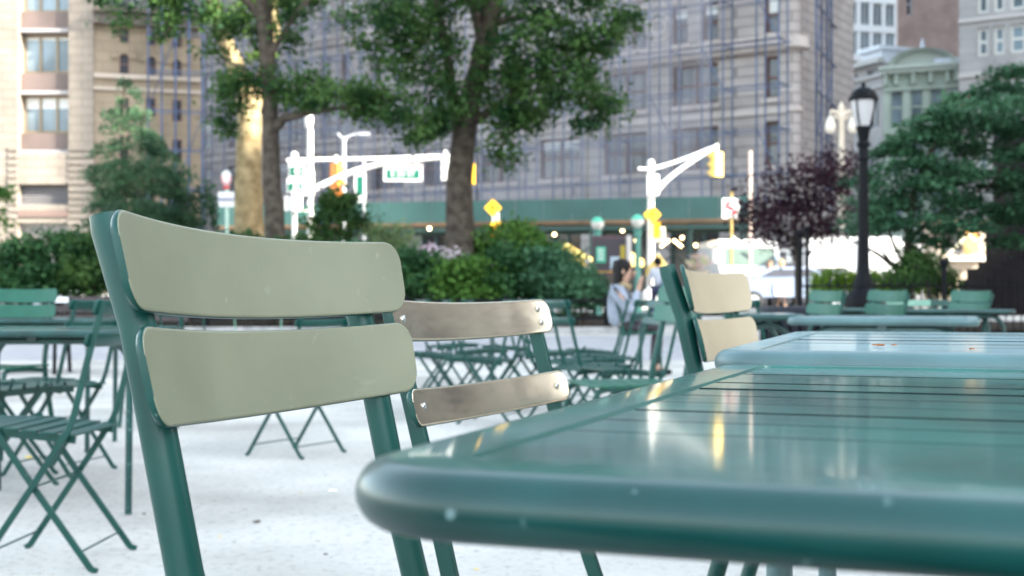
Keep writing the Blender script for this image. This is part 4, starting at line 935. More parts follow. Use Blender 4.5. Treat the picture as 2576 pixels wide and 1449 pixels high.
sg_ = T('street_sign', 'green and white street name sign reading E 23 ST hung from the left mast arm', 'street sign', W(1014, 438, Zl - .4))
plate(sg_, 'backing', 1014, 438, 97, 36, Zl - .4, WHITEP); q = plate(sg_, 'panel', 1014, 438, 84, 24, Zl - .4, SGRN, dz=.014)
text('E 23 ST', W(1014, 438, Zl - .4) + Vector((0, -.03, 0)), .30, WHITEP, sg_)
for dx in (-30, 34): b = MB(); b.tube([W(1014 + dx, 420, Zl - .4), W(1014 + dx, 402, Zl - .35)], .035, 6); b.build('hanger', WHITEP, sg_)
b = MB(); b.box(W(1016, 417, Zl - .4), (96 * Zl / F, .08, .08)); b.build('top_rail', mat('pinkish_rail', (.6, .5, .48), .5), sg_)
# short pole with guide signs beside it
Zs_ = 48.3
p2 = T('sign_pole', 'short white pole carrying two green guide signs, left of the tall mast arm pole', 'sign pole', base(740, Zs_))
pole(p2, 740, 392, Zs_, 12); MB().ball(W(740, 392, Zs_), .15, 10, 7).build('cap', WHITEP, p2)
for px, y0, y1, w in ((746, 405, 447, 39), (743, 448, 484, 42)):
    plate(p2, 'guide_sign', px, (y0 + y1) / 2, w, y1 - y0, Zs_ - .2, WHITEP)
    plate(p2, 'sign_panel', px, (y0 + y1) / 2 + 5, w - 6, (y1 - y0) * .55, Zs_ - .2, SGRN, dz=.014)
    plate(p2, 'sign_line', px, y0 + 6, w - 12, 4, Zs_ - .2, SGRN, dz=.014)
    b = MB(); cc = W(px + 2, (y0 + y1) / 2 + 5, Zs_ - .2) + Vector((0, -.03, 0)); b.prism([cc + Vector((.10 * math.cos(t), 0, .12 * math.sin(t))) for t in [2 * math.pi * j / 14 for j in range(14)]], (0, -.006, 0)); b.build('emblem', WHITEP, p2)
MB().box(W(735, 512, Zs_ - .2), (.5, .35, .55)).build('crossing_signal', WHITEP, p2)
MB().box(W(747, 505, Zs_ - .3), (.35, .3, .8)).build('crossing_signal', WHITEP, p2)
s_ = T('arrow_sign', 'small green one-way plate between the two white poles at the left', 'sign', W(765, 530, 48.6)); plate(s_, 'panel', 765, 530, 32, 17, 48.6, SGRN); plate(s_, 'stripe', 768, 530, 24, 6, 48.6, WHITEP, dz=.014); b = MB(); b.tube([W(776, 530, 48.75), W(779, 530, 48.85)], .03, 6); b.build('bracket', GREYP, s_)
# far grey street light
p3 = T('street_light', 'grey street light with a thin curved arm behind the left mast arm', 'street light', base(865, 53))
pole(p3, 865, 345, 53, 11, 9, GREYP); arm(p3, [(866, 360), (872, 346), (892, 338), (926, 336)], 53, (6, 4), GREYP, 'lamp_arm'); arm(p3, [(864, 352), (856, 343), (849, 335)], 53, (6, 4), GREYP, 'short_arm'); MB().box(W(916, 337, 53), (.45, .2, .1)).build('lamp_head', GREYP, p3)
signal('traffic_signal', 'orange side-on signal with white hood in front of the grey street light', 845, 410, 508, 49.6, ORG, face=1, w=24, rz=R(-30))
bnr = T('banner', 'white and green pole banner right of the grey street light', 'banner', W(905, 470, 52)); 
b = MB(); b.tube([W(915, 405, 52), Vector((at(915, 52), 52, gz(52)))], .05, 8); b.build('pole', GREYP, bnr)
plate(bnr, 'cloth', 906, 472, 28, 74, 52, WHITEP); plate(bnr, 'panel', 906, 466, 17, 46, 52, SGRN, dz=.014)
# yellow signal right of the central trunk, warning diamonds
def diamond(name, label, px, py, s, Z, arrow=True, post=None):
    r = T(name, label, 'warning sign', W(px, py, Z), 'yellow warning diamonds'); k = Z / F; c = W(px, py, Z); h = s * k / 2
    MB().prism([c + Vector(v) for v in ((0, 0, h), (h, 0, 0), (0, 0, -h), (-h, 0, 0))], (0, -.02, 0)).build('panel', YEL, r)
    b = MB(); cc = c + Vector((0, -.024, 0))
    b.prism([cc + Vector((x * h, 0, z * h)) for x, z in ((-.08, -.42), (.08, -.42), (.08, .02), (.26, .02), (0, .38), (-.26, .02), (-.08, .02))], (0, -.006, 0)); b.build('arrow', INK, r)
    q = Vector((c.x, c.y + .06, 0)); b = MB(); b.tube([q + Vector((0, 0, gz(Z))), q + Vector((0, 0, c.z + h * .8))], .045, 8); b.build('post', post or GREYP, r); return r
signal('traffic_signal', 'yellow signal just right of the central trunk', 1187, 412, 464, 49.5, YEL, face=1)
b = MB(); b.tube([W(1136, 392, 49.3), W(1190, 391, 49.5)], .09, 8); o = b.build('arm_extension', WHITEP, p1)
d1 = diamond('warning_sign', 'yellow warning diamond above a small yellow plate, right of the central trunk', 1240, 523, 44, 45)
plate(d1, 'lower_plate', 1243, 578, 24, 40, 45, YEL, rz=.3)
signal('crossing_signal_box', 'small yellow signal box below the left warning diamond', 1252, 556, 600, 44.6, YEL, face=1, w=14, group=None)
# right mast arm pole
Zr = 47.0
p4 = T('signal_pole', 'white signal pole with a short rising mast arm, right of the globe lamps', 'signal pole', base(1637, Zr), 'signal poles at the crossing')
pole(p4, 1637, 412, Zr, 19, 15); MB().ball(W(1637, 410, Zr), .13, 10, 7).build('cap', WHITEP, p4)
MB().box(W(1643, 465, Zr - .2), (.42, .3, .75)).build('control_box', WHITEP, p4)
arm(p4, [(1606, 425), (1637, 424), (1690, 410), (1750, 388), (1806, 364)], Zr, (8, 6)); arm(p4, [(1637, 428), (1700, 409), (1806, 368)], Zr, (4, 4), name='stay', dz=.2)
arm(p4, [(1640, 496), (1665, 465), (1700, 434), (1750, 400), (1806, 366)], Zr, (13, 9), name='brace_arm', dz=.15)
signal('traffic_signal', 'amber sunlit signal hanging at the tip of the right mast arm', 1803, 382, 445, Zr - .1, mat('sunlit_signal_yellow', (.85, .58, .12), .5), face=1, rz=R(38), w=30)
d2 = diamond('warning_sign', 'yellow warning diamond in front of the right signal pole', 1641, 540, 44, 46.4, post=WHITEP); plate(d2, 'lower_plate', 1648, 578, 26, 40, 46.4, YEL, rz=-.3)
cs = T('crossing_signal', 'white pedestrian signal box beside the right signal pole', 'pedestrian signal', W(1656, 588, 46.6)); plate(cs, 'housing', 1658, 590, 28, 36, 46.6, mat('signal_housing_cream', (.75, .66, .52), .5), t=.3); plate(cs, 'screen', 1658, 590, 20, 26, 46.6, mat('signal_screen', (.5, .35, .2), .4), dz=.17); b = MB(); b.tube([W(1646, 590, 46.8), W(1638, 590, 47)], .04, 6); b.build('bracket', WHITEP, cs)
# no turn sign
p5 = T('turn_sign', 'white no-left-turn sign with a red ring on a tall thin post', 'road sign', base(1840, 45))
plate(p5, 'panel', 1838, 524, 42, 50, 45, WHITEP); c = W(1838, 524, 45) + Vector((0, -.016, 0)); k = 45 / F
b = MB(); ring = [[c + Vector((r_ * k * math.cos(t), -d_, r_ * k * math.sin(t))) for r_, d_ in ((17, 0), (17, .008), (13, .008), (13, 0))] for t in [2 * math.pi * j / 24 for j in range(24)]]; b.loft(ring, closed=True)
b.prism([c + Vector((x * k, -.002, z * k)) for x, z in ((-13, 9), (-9, 13), (13, -9), (9, -13))], (0, -.008, 0)); b.build('red_ring', RED, p5)
b = MB(); b.prism([c + Vector((x * k, 0, z * k)) for x, z in ((4, -11), (8, -11), (8, 4), (-4, 4), (-4, 9), (-11, 2), (-4, -5), (-4, 0), (4, 0))], (0, -.004, 0)); b.build('arrow', INK, p5)
b = MB(); b.tube([Vector((at(1840, 45), 45.05, gz(45))), W(1840, 482, 45.05)], .045, 8); b.build('post', mat('yellow_brown_post', (.35, .24, .06), .5), p5)
tp = T('post', 'thin pale post standing tall before the shed right of the yellow signals', 'post', base(1887, 46)); b = MB(); b.tube([Vector((at(1887, 46), 46, gz(46))), W(1887, 380, 46)], .06, 8); b.build('shaft', mat('pinkish_post', (.55, .42, .36), .5), tp)
# round red and white sign at the left
p6 = T('parking_sign', 'round red and white sign over a white plate on a pale green post', 'road sign', base(571, 43)); k = 43 / F
b = MB(); b.tube([Vector((at(571, 43), 43, gz(43))), W(571, 432, 43)], .06, 8); b.build('post', mat('pale_mint_post', (.45, .62, .52), .5), p6)
c = W(571, 448, 43) + Vector((0, -.08, 0)); b = MB(); b.prism([c + Vector((13 * k * math.cos(t), 0, 19 * k * math.sin(t))) for t in [2 * math.pi * j / 20 for j in range(20)]], (0, -.02, 0)); b.build('round_panel', WHITEP, p6)
b = MB(); ring = [[c + Vector((r_ * k * math.cos(t), -.02 - d_, r_ * 1.4 * k * math.sin(t))) for r_, d_ in ((12, 0), (12, .006), (9.5, .006), (9.5, 0))] for t in [R(160 + 220 * j / 16) for j in range(17)]]; b.loft(ring); b.build('red_ring', RED, p6)
plate(p6, 'red_band', 571, 472, 15, 8, 43, RED, dz=.1); plate(p6, 'plate', 570, 502, 40, 38, 43, WHITEP, dz=.08); plate(p6, 'plate_band', 570, 502, 40, 7, 43, mat('blue_grey_band', (.25, .25, .36), .5), dz=.1)
# subway globes and poster board
GLB = mat('milky_globe', (.78, .72, .66), .3); GLG = mat('green_globe_top', (.10, .55, .36), .3); COP = mat('green_iron_post', (.10, .30, .24), .5)
for px, py, lb in ((1503, 562, 'subway globe lamp left of the poster board'), (1604, 556, 'subway globe lamp between the poster board and the white pole')):
    r = T('globe_lamp', lb, 'globe lamp', base(px, 38), 'subway globe lamps'); k = 38 / F; c = Vector((at(px, 38), 38, 0)); g0 = gz(38)
    MB().lathe(c, [(.14, g0), (.14, g0 + .3), (.085, g0 + .4)] + lathe_px([(6.5, 640), (6.5, 596), (11, 592), (8, 586), (12, 580), (9, 577)], None, k), 14).build('post', COP, r, smooth=True)
    MB().lathe(c, lathe_px([(6, py + 17), (13, py + 11), (16.5, py + 2), (16.3, py - 3)], None, k), 18).build('globe', GLB, r, smooth=True)
    MB().lathe(c, lathe_px([(16.3, py - 3.2), (14, py - 9), (8, py - 14.5), (.5, py - 16.8)], None, k), 18).build('globe_top', GLG, r, smooth=True)
r = T('poster_board', 'dark poster board with green, white and yellow bills beside the globe lamps', 'notice board', base(1540, 37.5))
Zb = 37.5; plate(r, 'frame', 1538, 644, 96, 100, Zb, mat('maroon_board_frame', (.10, .045, .06), .5), t=.12); plate(r, 'board', 1534, 644, 82, 88, Zb, mat('dark_board', (.03, .018, .03), .4), dz=.065); plate(r, 'side_rail', 1582, 640, 12, 96, Zb - .1, mat('pale_board_edge', (.62, .56, .52), .5), t=.1)
plate(r, 'green_bill', 1511, 641, 24, 40, Zb, mat('bill_green', (.03, .42, .25), .5), dz=.08); plate(r, 'white_bill', 1546, 662, 22, 32, Zb, mat('bill_pale', (.45, .55, .62), .5), dz=.08); plate(r, 'yellow_bill', 1566, 637, 12, 38, Zb, mat('bill_yellow', (.45, .33, .03), .5), dz=.08); plate(r, 'orange_strip', 1530, 684, 60, 5, Zb, mat('bill_orange', (.5, .25, .05), .5), dz=.08)
for i in range(4): plate(r, 'bill_line', 1511, 628 + i * 8, 16, 3, Zb, WHITEP, dz=.092)
plate(r, 'bill_figure', 1546, 664, 8, 18, Zb, INK, dz=.092)
b = MB()
for dx in (-42, 42): b.box(Vector((at(1538 + dx, Zb), Zb + .02, (gz(Zb) + EYE + (HZ - 690) * Zb / F) / 2)), (.08, .08, EYE + (HZ - 690) * Zb / F - gz(Zb)))
b.build('leg', BLACK, r)
# cafe umbrellas
UMB = mat('cream_yellow_canvas', (.66, .50, .16), .8, trans=.35)
def umbrella(px, py, hw, Z, lb, m=UMB):
    r = T('cafe_umbrella', lb, 'umbrella', base(px, Z), 'cafe umbrellas by the crossing'); k = Z / F; c = W(px, py, Z); n = 8
    b = MB(); rim = [c + Vector((hw * k * math.cos(2 * math.pi * j / n), hw * k * math.sin(2 * math.pi * j / n), -.55)) for j in range(n)]
    b.add([c] + rim, [(0, j + 1, (j + 1) % n + 1) for j in range(n)]); low_ = [p - Vector((0, 0, .22)) for p in rim]
    b.add(rim + low_, [(j, (j + 1) % n, (j + 1) % n + n, j + n) for j in range(n)]); b.build('canopy', m, r)
    b = MB(); b.tube([Vector((c.x, c.y, gz(Z))), c], .035, 8); b.build('pole', WHITEP, r)
umbrella(1425, 612, 70, 44, 'cream yellow cafe umbrella showing over the shrubs left of the poster board'); umbrella(1560, 615, 60, 44.5, 'cream yellow cafe umbrella partly behind the poster board'); umbrella(1655, 636, 30, 42.5, 'cream yellow cafe umbrella behind the man in white')
fp = T('flower_planter', 'tall planter heaped with pink and white flowers before the shed', 'planter', base(1755, 41)); k = 41 / F; c = Vector((at(1755, 41), 41, 0))
MB().lathe(c, [(.3, gz(41)), (.25, gz(41) + .1), (.2, gz(41) + .4)] + lathe_px([(20, 700), (30, 684), (32, 680), (28, 680)], None, k), 14).build('urn', mat('pale_urn', (.5, .42, .32), .7), fp)
g = np.random.default_rng(4); leaf_mesh('flower_heads', clumps(g, [pb(1755, 658, 32, 20, 41, 26, .4)], 30, .08), .065, mat('pink_white_petal', (.75, .40, .48), .6, col2=(.42, .52, .22), scale=7, detail=1), fp, 5, flat=.2)
# ------------------------------------------------------------------ fences and monument
fe = T('low_fence', 'low dark two-rail fence along the edge of the planting bed', 'fence', (0, 29.3, 0))
xs = [at(1525, 29.3) - 2.3 * i for i in range(10)]
for x in xs: MB().box((x, 29.3, .45), (.10, .10, .9)).build('post', BLACK, fe)
for z in (.78, .38): MB().box(((xs[0] + xs[-1]) / 2, 29.3, z), (xs[0] - xs[-1] + .3, .05, .075)).build('rail', BLACK, fe)
for x in xs[:1]: MB().box((x, 31.3, .78), (.05, 4, .07)).build('rail', BLACK, fe)
fe = T('iron_fence', 'black iron picket fence around the lime hedge and the dark monument', 'fence', (5.4, 20.3, 0))
x0 = at(2012, 20.3); x1 = 13.5
ny = lambda x: 20.3 - (x - x0) * .10
nb = 4
for i in range(nb):
    a0 = x0 + (x1 - x0) * i / nb; a1 = x0 + (x1 - x0) * (i + 1) / nb; b = MB()
    for z in (.25, 1.02): b.tube([(a0, ny(a0), z), (a1, ny(a1), z)], .018, 6)
    n = int((a1 - a0) / .115)
    for j in range(1, n): x = a0 + (a1 - a0) * j / n; b.tube([(x, ny(x), .16), (x, ny(x), 1.10), (x, ny(x), 1.19)], [.011, .011, .002], 5)
    b.build('railing', BLACK, fe)
for i in range(nb + 1):
    x = x0 + (x1 - x0) * i / nb; h = 1.8 if i == 0 else 1.32; b = MB(); b.box((x, ny(x), h / 2), (.07, .07, h)); b.ball((x, ny(x), h + .06), .075, 10, 6); b.build('post', BLACK, fe)
gp = T('gate_post', 'tall thin black gate post beside the iron fence end', 'post', base(2028, 20.6)); b = MB(); b.box((at(2030, 20.7), 20.7, .95), (.05, .05, 1.9)); b.ball((at(2030, 20.7), 20.7, 1.95), .06, 8, 6); b.build('shaft', BLACK, gp)
MON = mat('dark_granite', (.014, .011, .013), .6, .08, var=.25, scale=5, bump=.1, bscale=20)
mo = T('monument', 'dark granite monument base at the right edge under the layered tree', 'monument', base(2600, 26)); k = 26 / F; cx = at(2684, 26)
for y0, y1, hw, nm in ((560, 655, 150, 'pedestal'), (655, 672, 164, 'moulding'), (672, 700, 186, 'plinth'), (700, 790, 200, 'step'), (300, 560, 135, 'shaft')): MB().box((cx, 26 + hw * k * .5, EYE + (HZ - (y0 + y1) / 2) * k), (2 * hw * k, hw * k, (y1 - y0) * k - .004)).build(nm, MON, mo)
bi = T('litter_bin', 'dark round litter bin left of the green chairs', 'litter bin', base(2010, 9.6)); c = (at(2005, 9.6), 9.6, 0); n_ = 22; b = MB()
b.lathe(c, [(.20, .02), (.22, .06), (.26, .68), (.29, .72), (.29, .75), (.25, .75)], 24); b.build('body', mat('dark_bin', (.02, .022, .034), .5), bi, smooth=True)
b = MB()
for j in range(n_): t = 2 * math.pi * j / n_; b.tube([(c[0] + .235 * math.cos(t), c[1] + .235 * math.sin(t), .05), (c[0] + .275 * math.cos(t), c[1] + .275 * math.sin(t), .70)], .012, 5)
b.build('bars', BLACK, bi)
# ------------------------------------------------------------------ vehicles
def wheel(par, c, r, w, along='x'):
    b = MB(); ax = Vector((0, 1, 0)) if along == 'x' else Vector((1, 0, 0)); c = Vector(c); u = Vector((1, 0, 0)) if along == 'x' else Vector((0, 1, 0)); n = 18
    b.loft([[c + ax * (w * o) + (u * math.cos(2 * math.pi * j / n) + Vector((0, 0, 1)) * math.sin(2 * math.pi * j / n)) * r * q for j in range(n)] for o, q in ((-.5, .8), (-.45, 1), (.45, 1), (.5, .8))]); wh = sub(par, b.build('wheel', TYRE, par, smooth=True))
    b = MB(); b.loft([[c + ax * (w * o) + (u * math.cos(2 * math.pi * j / n) + Vector((0, 0, 1)) * math.sin(2 * math.pi * j / n)) * r * .58 for j in range(n)] for o in (-.53, .53)]); b.build('rim', GREYP, wh)
def car(label, px, Z, m, L=4.4, h=1.45, flip=1, kind='car', group='cars on the street'):
    g0 = gz(Z); x = at(px, Z); r = T('parked_car', label, kind, (x, Z, g0), group); w = .86
    prof = [(-.5, .30), (-.5, .62), (-.46, .70), (-.30, .74), (-.25, .76)] ; roof = [(-.16, .97), (-.06, 1.0), (.16, .98), (.30, .74)]; tail = [(.44, .70), (.5, .60), (.5, .30)]
    side = prof + [(.30, .74)] + tail
    def P(q, y): return (x + flip * q[0] * L, Z + y, g0 + q[1] * h)
    b = MB(); b.loft([[P(q, y) for q in side] for y in (-w, -w * .98, w * .98, w)]); b.build('body', m, r, smooth=True, angle=30)
    b = MB(); cab = [(-.25, .755)] + roof[:3] + [(.30, .755)]; b.loft([[P(q, y * (1 if q[1] < .8 else .82)) for q in cab] for y in (-w * .95, w * .95)]); b.build('roof', m, r, smooth=True, angle=30)
    for sgn in (-1, 1):
        b = MB(); b.add([P((-.215, .775), sgn * (w * .955)), P((.26, .775), sgn * (w * .955)), P((.15, .94), sgn * (w * .83 + .02)), P((-.14, .94), sgn * (w * .83 + .02))], [(0, 1, 2, 3)]); b.build('window', GLASS, r)
    b = MB(); b.add([P((-.245, .78), -w * .8), P((-.245, .78), w * .8), P((-.168, .955), w * .68), P((-.168, .955), -w * .68)], [(0, 1, 2, 3)]); b.build('windscreen', GLASS, r)
    for q in (-.32, .31):
        for sgn in (-1, 1): wheel(r, P((q, .22), sgn * (w - .05)), .32, .2)
    for sgn in (-1, 1): b = MB(); b.box(P((-.495, .56), sgn * w * .7), (.08, .3, .14)); b.build('headlight', GLB, r); b = MB(); b.box(P((.495, .58), sgn * w * .7), (.06, .25, .14)); b.build('tail_light', RED, r)
    return r
car('white car roof showing above the hedge at the left edge', 18, 43.6, CARW); car('white car glimpsed between the shrubs left of the central trunk', 1075, 43.2, CARW, h=1.55); car('dark red car behind the shrubs near the central trunk', 1200, 47, mat('dark_red_car', (.25, .03, .03), .3, coat=.5), flip=-1)
car('orange and yellow taxi behind the shrubs under the left signal pole', 775, 43.4, mat('taxi_yellow', (.75, .32, .02), .3, coat=.5)); car('grey-white car standing behind the iron gate posts', 2062, 44, mat('beige_car', (.45, .40, .36), .3, coat=.5), L=4.2, h=1.5); car('blue-grey car with a pink stripe left of the gate posts', 1985, 43, mat('blue_grey_car', (.22, .27, .38), .3, coat=.5), flip=-1)
# white step van facing us
Zt = 46.5; g0 = gz(Zt); x = at(1893, Zt); tr = T('step_van', 'big white van facing us on the sunny street behind the beige-looking chair', 'van', (x, Zt, g0)); w = 1.15
top = EYE + (HZ - 594) * Zt / F
def V(u, y, z): return (x + u * w, Zt + y, g0 + z * (top - g0))
b = MB(); sec = [(0, .16), (0, .50), (.35, .56), (.75, .86), (1.1, .97), (6.2, 1.0), (6.2, .16)]
b.loft([[V(u * (1 if q[1] < .6 else .95), q[0], q[1]) for q in sec] for u in (-1, -.97, .97, 1)]); b.build('body', CARW, tr, smooth=True, angle=30)
b = MB(); b.add([V(-.84, .36, .585), V(.84, .36, .585), V(.78, .72, .85), V(-.78, .72, .85)], [(0, 1, 2, 3)]); b.build('windscreen', mat('pale_windscreen', (.10, .14, .12), .1), tr)
b = MB(); b.box(V(0, .5, .72), (.09, .06, .6)); b.build('windscreen_pillar', CARW, tr)
for u in (-1, 1):
    b = MB(); b.box(V(u * .74, -.02, .36), (.34, .06, .22)); b.build('headlight', GLB, tr)
    b = MB(); b.box(V(u * 1.18, .1, .72), (.16, .12, .5)); b.tube([V(u * 1.16, .1, .8), V(u * .98, .5, .8)], .03, 6); b.build('mirror', WHITEP, tr)
    for y in (.9, 4.8): wheel(tr, V(u * .88, y, .13), .40, .28, 'y')
b = MB(); b.box(V(0, -.08, .22), (2.2, .16, .2)); b.build('bumper', GREYP, tr); b = MB(); b.box(V(0, -.01, .38), (.9, .05, .3)); b.build('grille', INK, tr)
b = MB(); b.box(V(0, -.012, .30), (2.24, .04, .07)); b.build('stripe', mat('pink_stripe', (.75, .25, .30), .5), tr)
# white bus side at the right behind the trees
Zv = 46.0; g0 = gz(Zv); xa, xb = at(2030, Zv), at(2345, Zv); bus = T('delivery_truck', 'long white delivery truck seen side-on under the purple tree', 'truck', ((xa + xb) / 2, Zv, g0))
top = EYE + (HZ - 596) * Zv / F
b = MB(); b.box(((xa + xb) / 2 - .5, Zv + 1.1, (g0 + .7 + top) / 2), (xb - xa - 1.2, 2.2, top - g0 - .7)); b.build('box_body', CARW, bus)
b = MB(); b.loft([[(xb - 1.1, Zv + y, g0 + .5), (xb + .5, Zv + y, g0 + .5), (xb + .5, Zv + y, g0 + 1.3), (xb + .1, Zv + y, g0 + 1.45), (xb - .3, Zv + y, top - .25), (xb - 1.09, Zv + y, top - .2)] for y in (.05, 2.1)]); b.build('cab', CARW, bus)
b = MB(); b.add([(xb - .95, Zv + .03, g0 + 1.4), (xb - .1, Zv + .03, g0 + 1.4), (xb - .35, Zv + .03, top - .4), (xb - .95, Zv + .03, top - .4)], [(0, 1, 2, 3)]); b.build('cab_window', GLASS, bus)
b = MB(); b.box((at(2160, Zv), Zv - .015, (g0 + .8 + top) / 2), (.12, .03, top - g0 - .9)); b.build('door_seam', GREYP, bus)
for xx in (xa + .9, xb - .5, xb - 2): wheel(bus, (xx, Zv + .25, g0 + .42), .42, .3)
# tan kiosk
ks = T('kiosk', 'tan kiosk with an orange panel beside the dark monument', 'kiosk', base(2420, 43)); Zk = 43; k = Zk / F; g0 = gz(Zk)
def kb(name, x0, x1, y0, y1, m, d=0, t=1.5): MB().box(((at(x0, Zk) + at(x1, Zk)) / 2, Zk + t / 2 - d, EYE + (HZ - (y0 + y1) / 2) * k), ((x1 - x0) * k, t, (y1 - y0) * k)).build(name, m, ks)
kb('wall', 2360, 2485, 560, 768, mat('tan_kiosk_wall', (.42, .34, .26), .7, var=.1, scale=1)); kb('roof', 2352, 2492, 552, 560, mat('brown_kiosk_roof', (.2, .14, .1), .7), .1, 1.7); kb('orange_panel', 2426, 2462, 570, 636, mat('orange_kiosk_panel', (.72, .36, .1), .6), .03, .04); kb('window', 2370, 2418, 580, 640, GLASS, .03, .04); kb('counter', 2376, 2476, 646, 656, WHITEP, .35, .4)
b = MB(); b.tube([W(2384, 640, Zk - .2), W(2420, 604, Zk - .2), W(2436, 590, Zk - .2), W(2478, 630, Zk - .2)], .05, 6); b.build('frame', mat('cream_frame', (.62, .58, .42), .5), ks)
# ------------------------------------------------------------------ people
SKIN = mat('skin', (.46, .28, .20), .55, .3); HAIR = mat('black_hair', (.006, .004, .004), .6, .2)
def skin(name, V, E, m, par, sub_=1):
    """V: list of (point, radius); E: pairs. one continuous skinned body"""
    w = Vector(par['_w']); me = bpy.data.meshes.new(name); me.from_pydata([tuple(Vector(p) - w) for p, r in V], E, [])
    o = bpy.data.objects.new(name, me); COL.objects.link(o)
    md = o.modifiers.new('skin', 'SKIN'); md.use_smooth_shade = True
    for i, (p, r) in enumerate(V): d = me.skin_vertices[0].data[i]; rr2 = r if isinstance(r, tuple) else (r, r); d.radius = rr2; d.use_root = (i == 0)
    ss = o.modifiers.new('sub', 'SUBSURF'); ss.levels = sub_; ss.render_levels = sub_
    dg = bpy.context.evaluated_depsgraph_get(); m2 = bpy.data.meshes.new_from_object(o.evaluated_get(dg)); bpy.data.objects.remove(o)
    m2.materials.clear(); m2.materials.append(m); m2.shade_smooth(); o = bpy.data.objects.new(name, m2); COL.objects.link(o); o.parent = par; return o
def person(label, root, J, fwd, top, trousers, hairm=HAIR, hair_long=.2, sleeve=1.0, shoes=None, group=None, legs_bare=False, extra=None, look=0.0, bulk=1.0):
    """J: joints in world space: pelvis chest neck head, sh/el/wr/hand L,R, hip/knee/ankle/toe L,R"""
    r = T('person', label, 'person', root, group); f = Vector(fwd).normalized(); side = Vector((f.y, -f.x, 0))
    V = []; E = []; ix = {}
    def v(n, p, rad): ix[n] = len(V); V.append((Vector(p), rad)); return ix[n]
    def e(a, b_): E.append((ix[a], ix[b_]))
    v('pelvis', J['pelvis'], .09); v('waist', J['pelvis'].lerp(J['chest'], .5), .085); v('chest', J['chest'], .09); v('neck', J['neck'], .052); v('jaw', J['head'] - Vector((0, 0, .06)), .062); v('skull', J['head'] + Vector((0, 0, .015)), .092); v('crown', J['head'] + Vector((0, 0, .075)), .066)
    for a, c in (('pelvis', 'waist'), ('waist', 'chest'), ('chest', 'neck'), ('neck', 'jaw'), ('jaw', 'skull'), ('skull', 'crown')): e(a, c)
    for S in 'LR':
        aw = .68 if sleeve > 1 else 1; v('sh' + S, J['sh' + S], .045 * aw); v('el' + S, J['el' + S], .038 * aw); v('wr' + S, J['wr' + S], .026); e('chest', 'sh' + S); e('sh' + S, 'el' + S); e('el' + S, 'wr' + S)
        d = (J['hand' + S] - J['wr' + S]).normalized(); v('palm' + S, J['wr' + S] + d * .07, .026); e('wr' + S, 'palm' + S)
        sd = d.cross(f if abs(d.dot(f)) < .8 else Vector((0, 0, 1))).normalized()
        for q in range(4):
            p0 = J['wr' + S] + d * .10 + sd * (q - 1.5) * .02; v(f'f{q}{S}', p0, .010); v(f'g{q}{S}', p0 + d * (.05, .06, .055, .04)[q] + f * .02, .008); e('palm' + S, f'f{q}{S}'); e(f'f{q}{S}', f'g{q}{S}')
        v('th' + S, J['wr' + S] + d * .07 + sd * -.045, .010); v('ti' + S, J['wr' + S] + d * .11 + sd * -.05 + f * .015, .009); e('palm' + S, 'th' + S); e('th' + S, 'ti' + S)
        v('hip' + S, J['hip' + S], .065); v('kn' + S, J['knee' + S], .056); v('an' + S, J['ankle' + S], .036); v('to' + S, J['toe' + S], .03); e('pelvis', 'hip' + S); e('hip' + S, 'kn' + S); e('kn' + S, 'an' + S); e('an' + S, 'to' + S)
    skin('body', V, E, SKIN, r)
    # face: nose, eyes, mouth, ears
    h = J['head']; b = MB(); b.ball(h + f * .098 + Vector((0, 0, -.012)), .019, 8, 6, (.9, .9, 1.3)); b.build('nose', SKIN, r, smooth=True)
    for sg in (-1, 1):
        b = MB(); b.ball(h + f * .085 + side * sg * .034 + Vector((0, 0, .018)), .012, 8, 6); b.build('eye', INK, r); b = MB(); b.ball(h + side * sg * .09, .03, 8, 6, (.5, .6, 1)); b.build('ear', SKIN, r, smooth=True)
    b = MB(); b.ball(h + f * .088 + Vector((0, 0, -.055)), .022, 8, 5, (1, .6, .35)); b.build('mouth', mat('lip', (.35, .12, .10), .5), r)
    b = MB(); b.ball(h - f * .042 + Vector((0, 0, .035)), .109, 16, 10, (1, 1, 1.02))
    if hair_long: 
        for i in range(9):
            a = math.atan2(-f.y, -f.x) + (i - 4) * .25; p = h + Vector((math.cos(a), math.sin(a), 0)) * .085; b.tube([p + Vector((0, 0, .04)), p + Vector((math.cos(a) * .02, math.sin(a) * .02, -hair_long * .5)), p + Vector((0, 0, -hair_long))], [.04, .045, .02], 7)
    b.build('hair', hairm, r, smooth=True, angle=80)
    # clothes
    V = [(J['pelvis'] + Vector((0, 0, .0)), .15 * bulk), (J['pelvis'].lerp(J['chest'], .5), .145 * bulk), (J['chest'], .15 * bulk), (J['chest'].lerp(J['neck'], .75), .07)]; E = [(0, 1), (1, 2), (2, 3)]
    for S in 'LR':
        n = len(V); V += [(J['sh' + S], .085 * bulk), (J['sh' + S].lerp(J['el' + S], min(sleeve, 1)), .056 * bulk)]; E += [(2, n), (n, n + 1)]
        if sleeve > 1: V.append((J['wr' + S], .042 * bulk)); E.append((n + 1, n + 2))
    skin('jacket' if sleeve > 1 else 'shirt', V, E, top, r)
    seated = J['kneeL'].z > J['pelvis'].z - .25; V = [(J['pelvis'], .08 if seated else .15)]; E = []
    for S in 'LR':
        n = len(V); V += [(J['hip' + S], .085 if seated else .10), (J['knee' + S], .072)]; E += [(0, n), (n, n + 1)]
        if not legs_bare: V.append((J['ankle' + S] + Vector((0, 0, .03)), .055)); E.append((n + 1, n + 2))
    skin('shorts' if legs_bare else 'trousers', V, E, trousers, r)
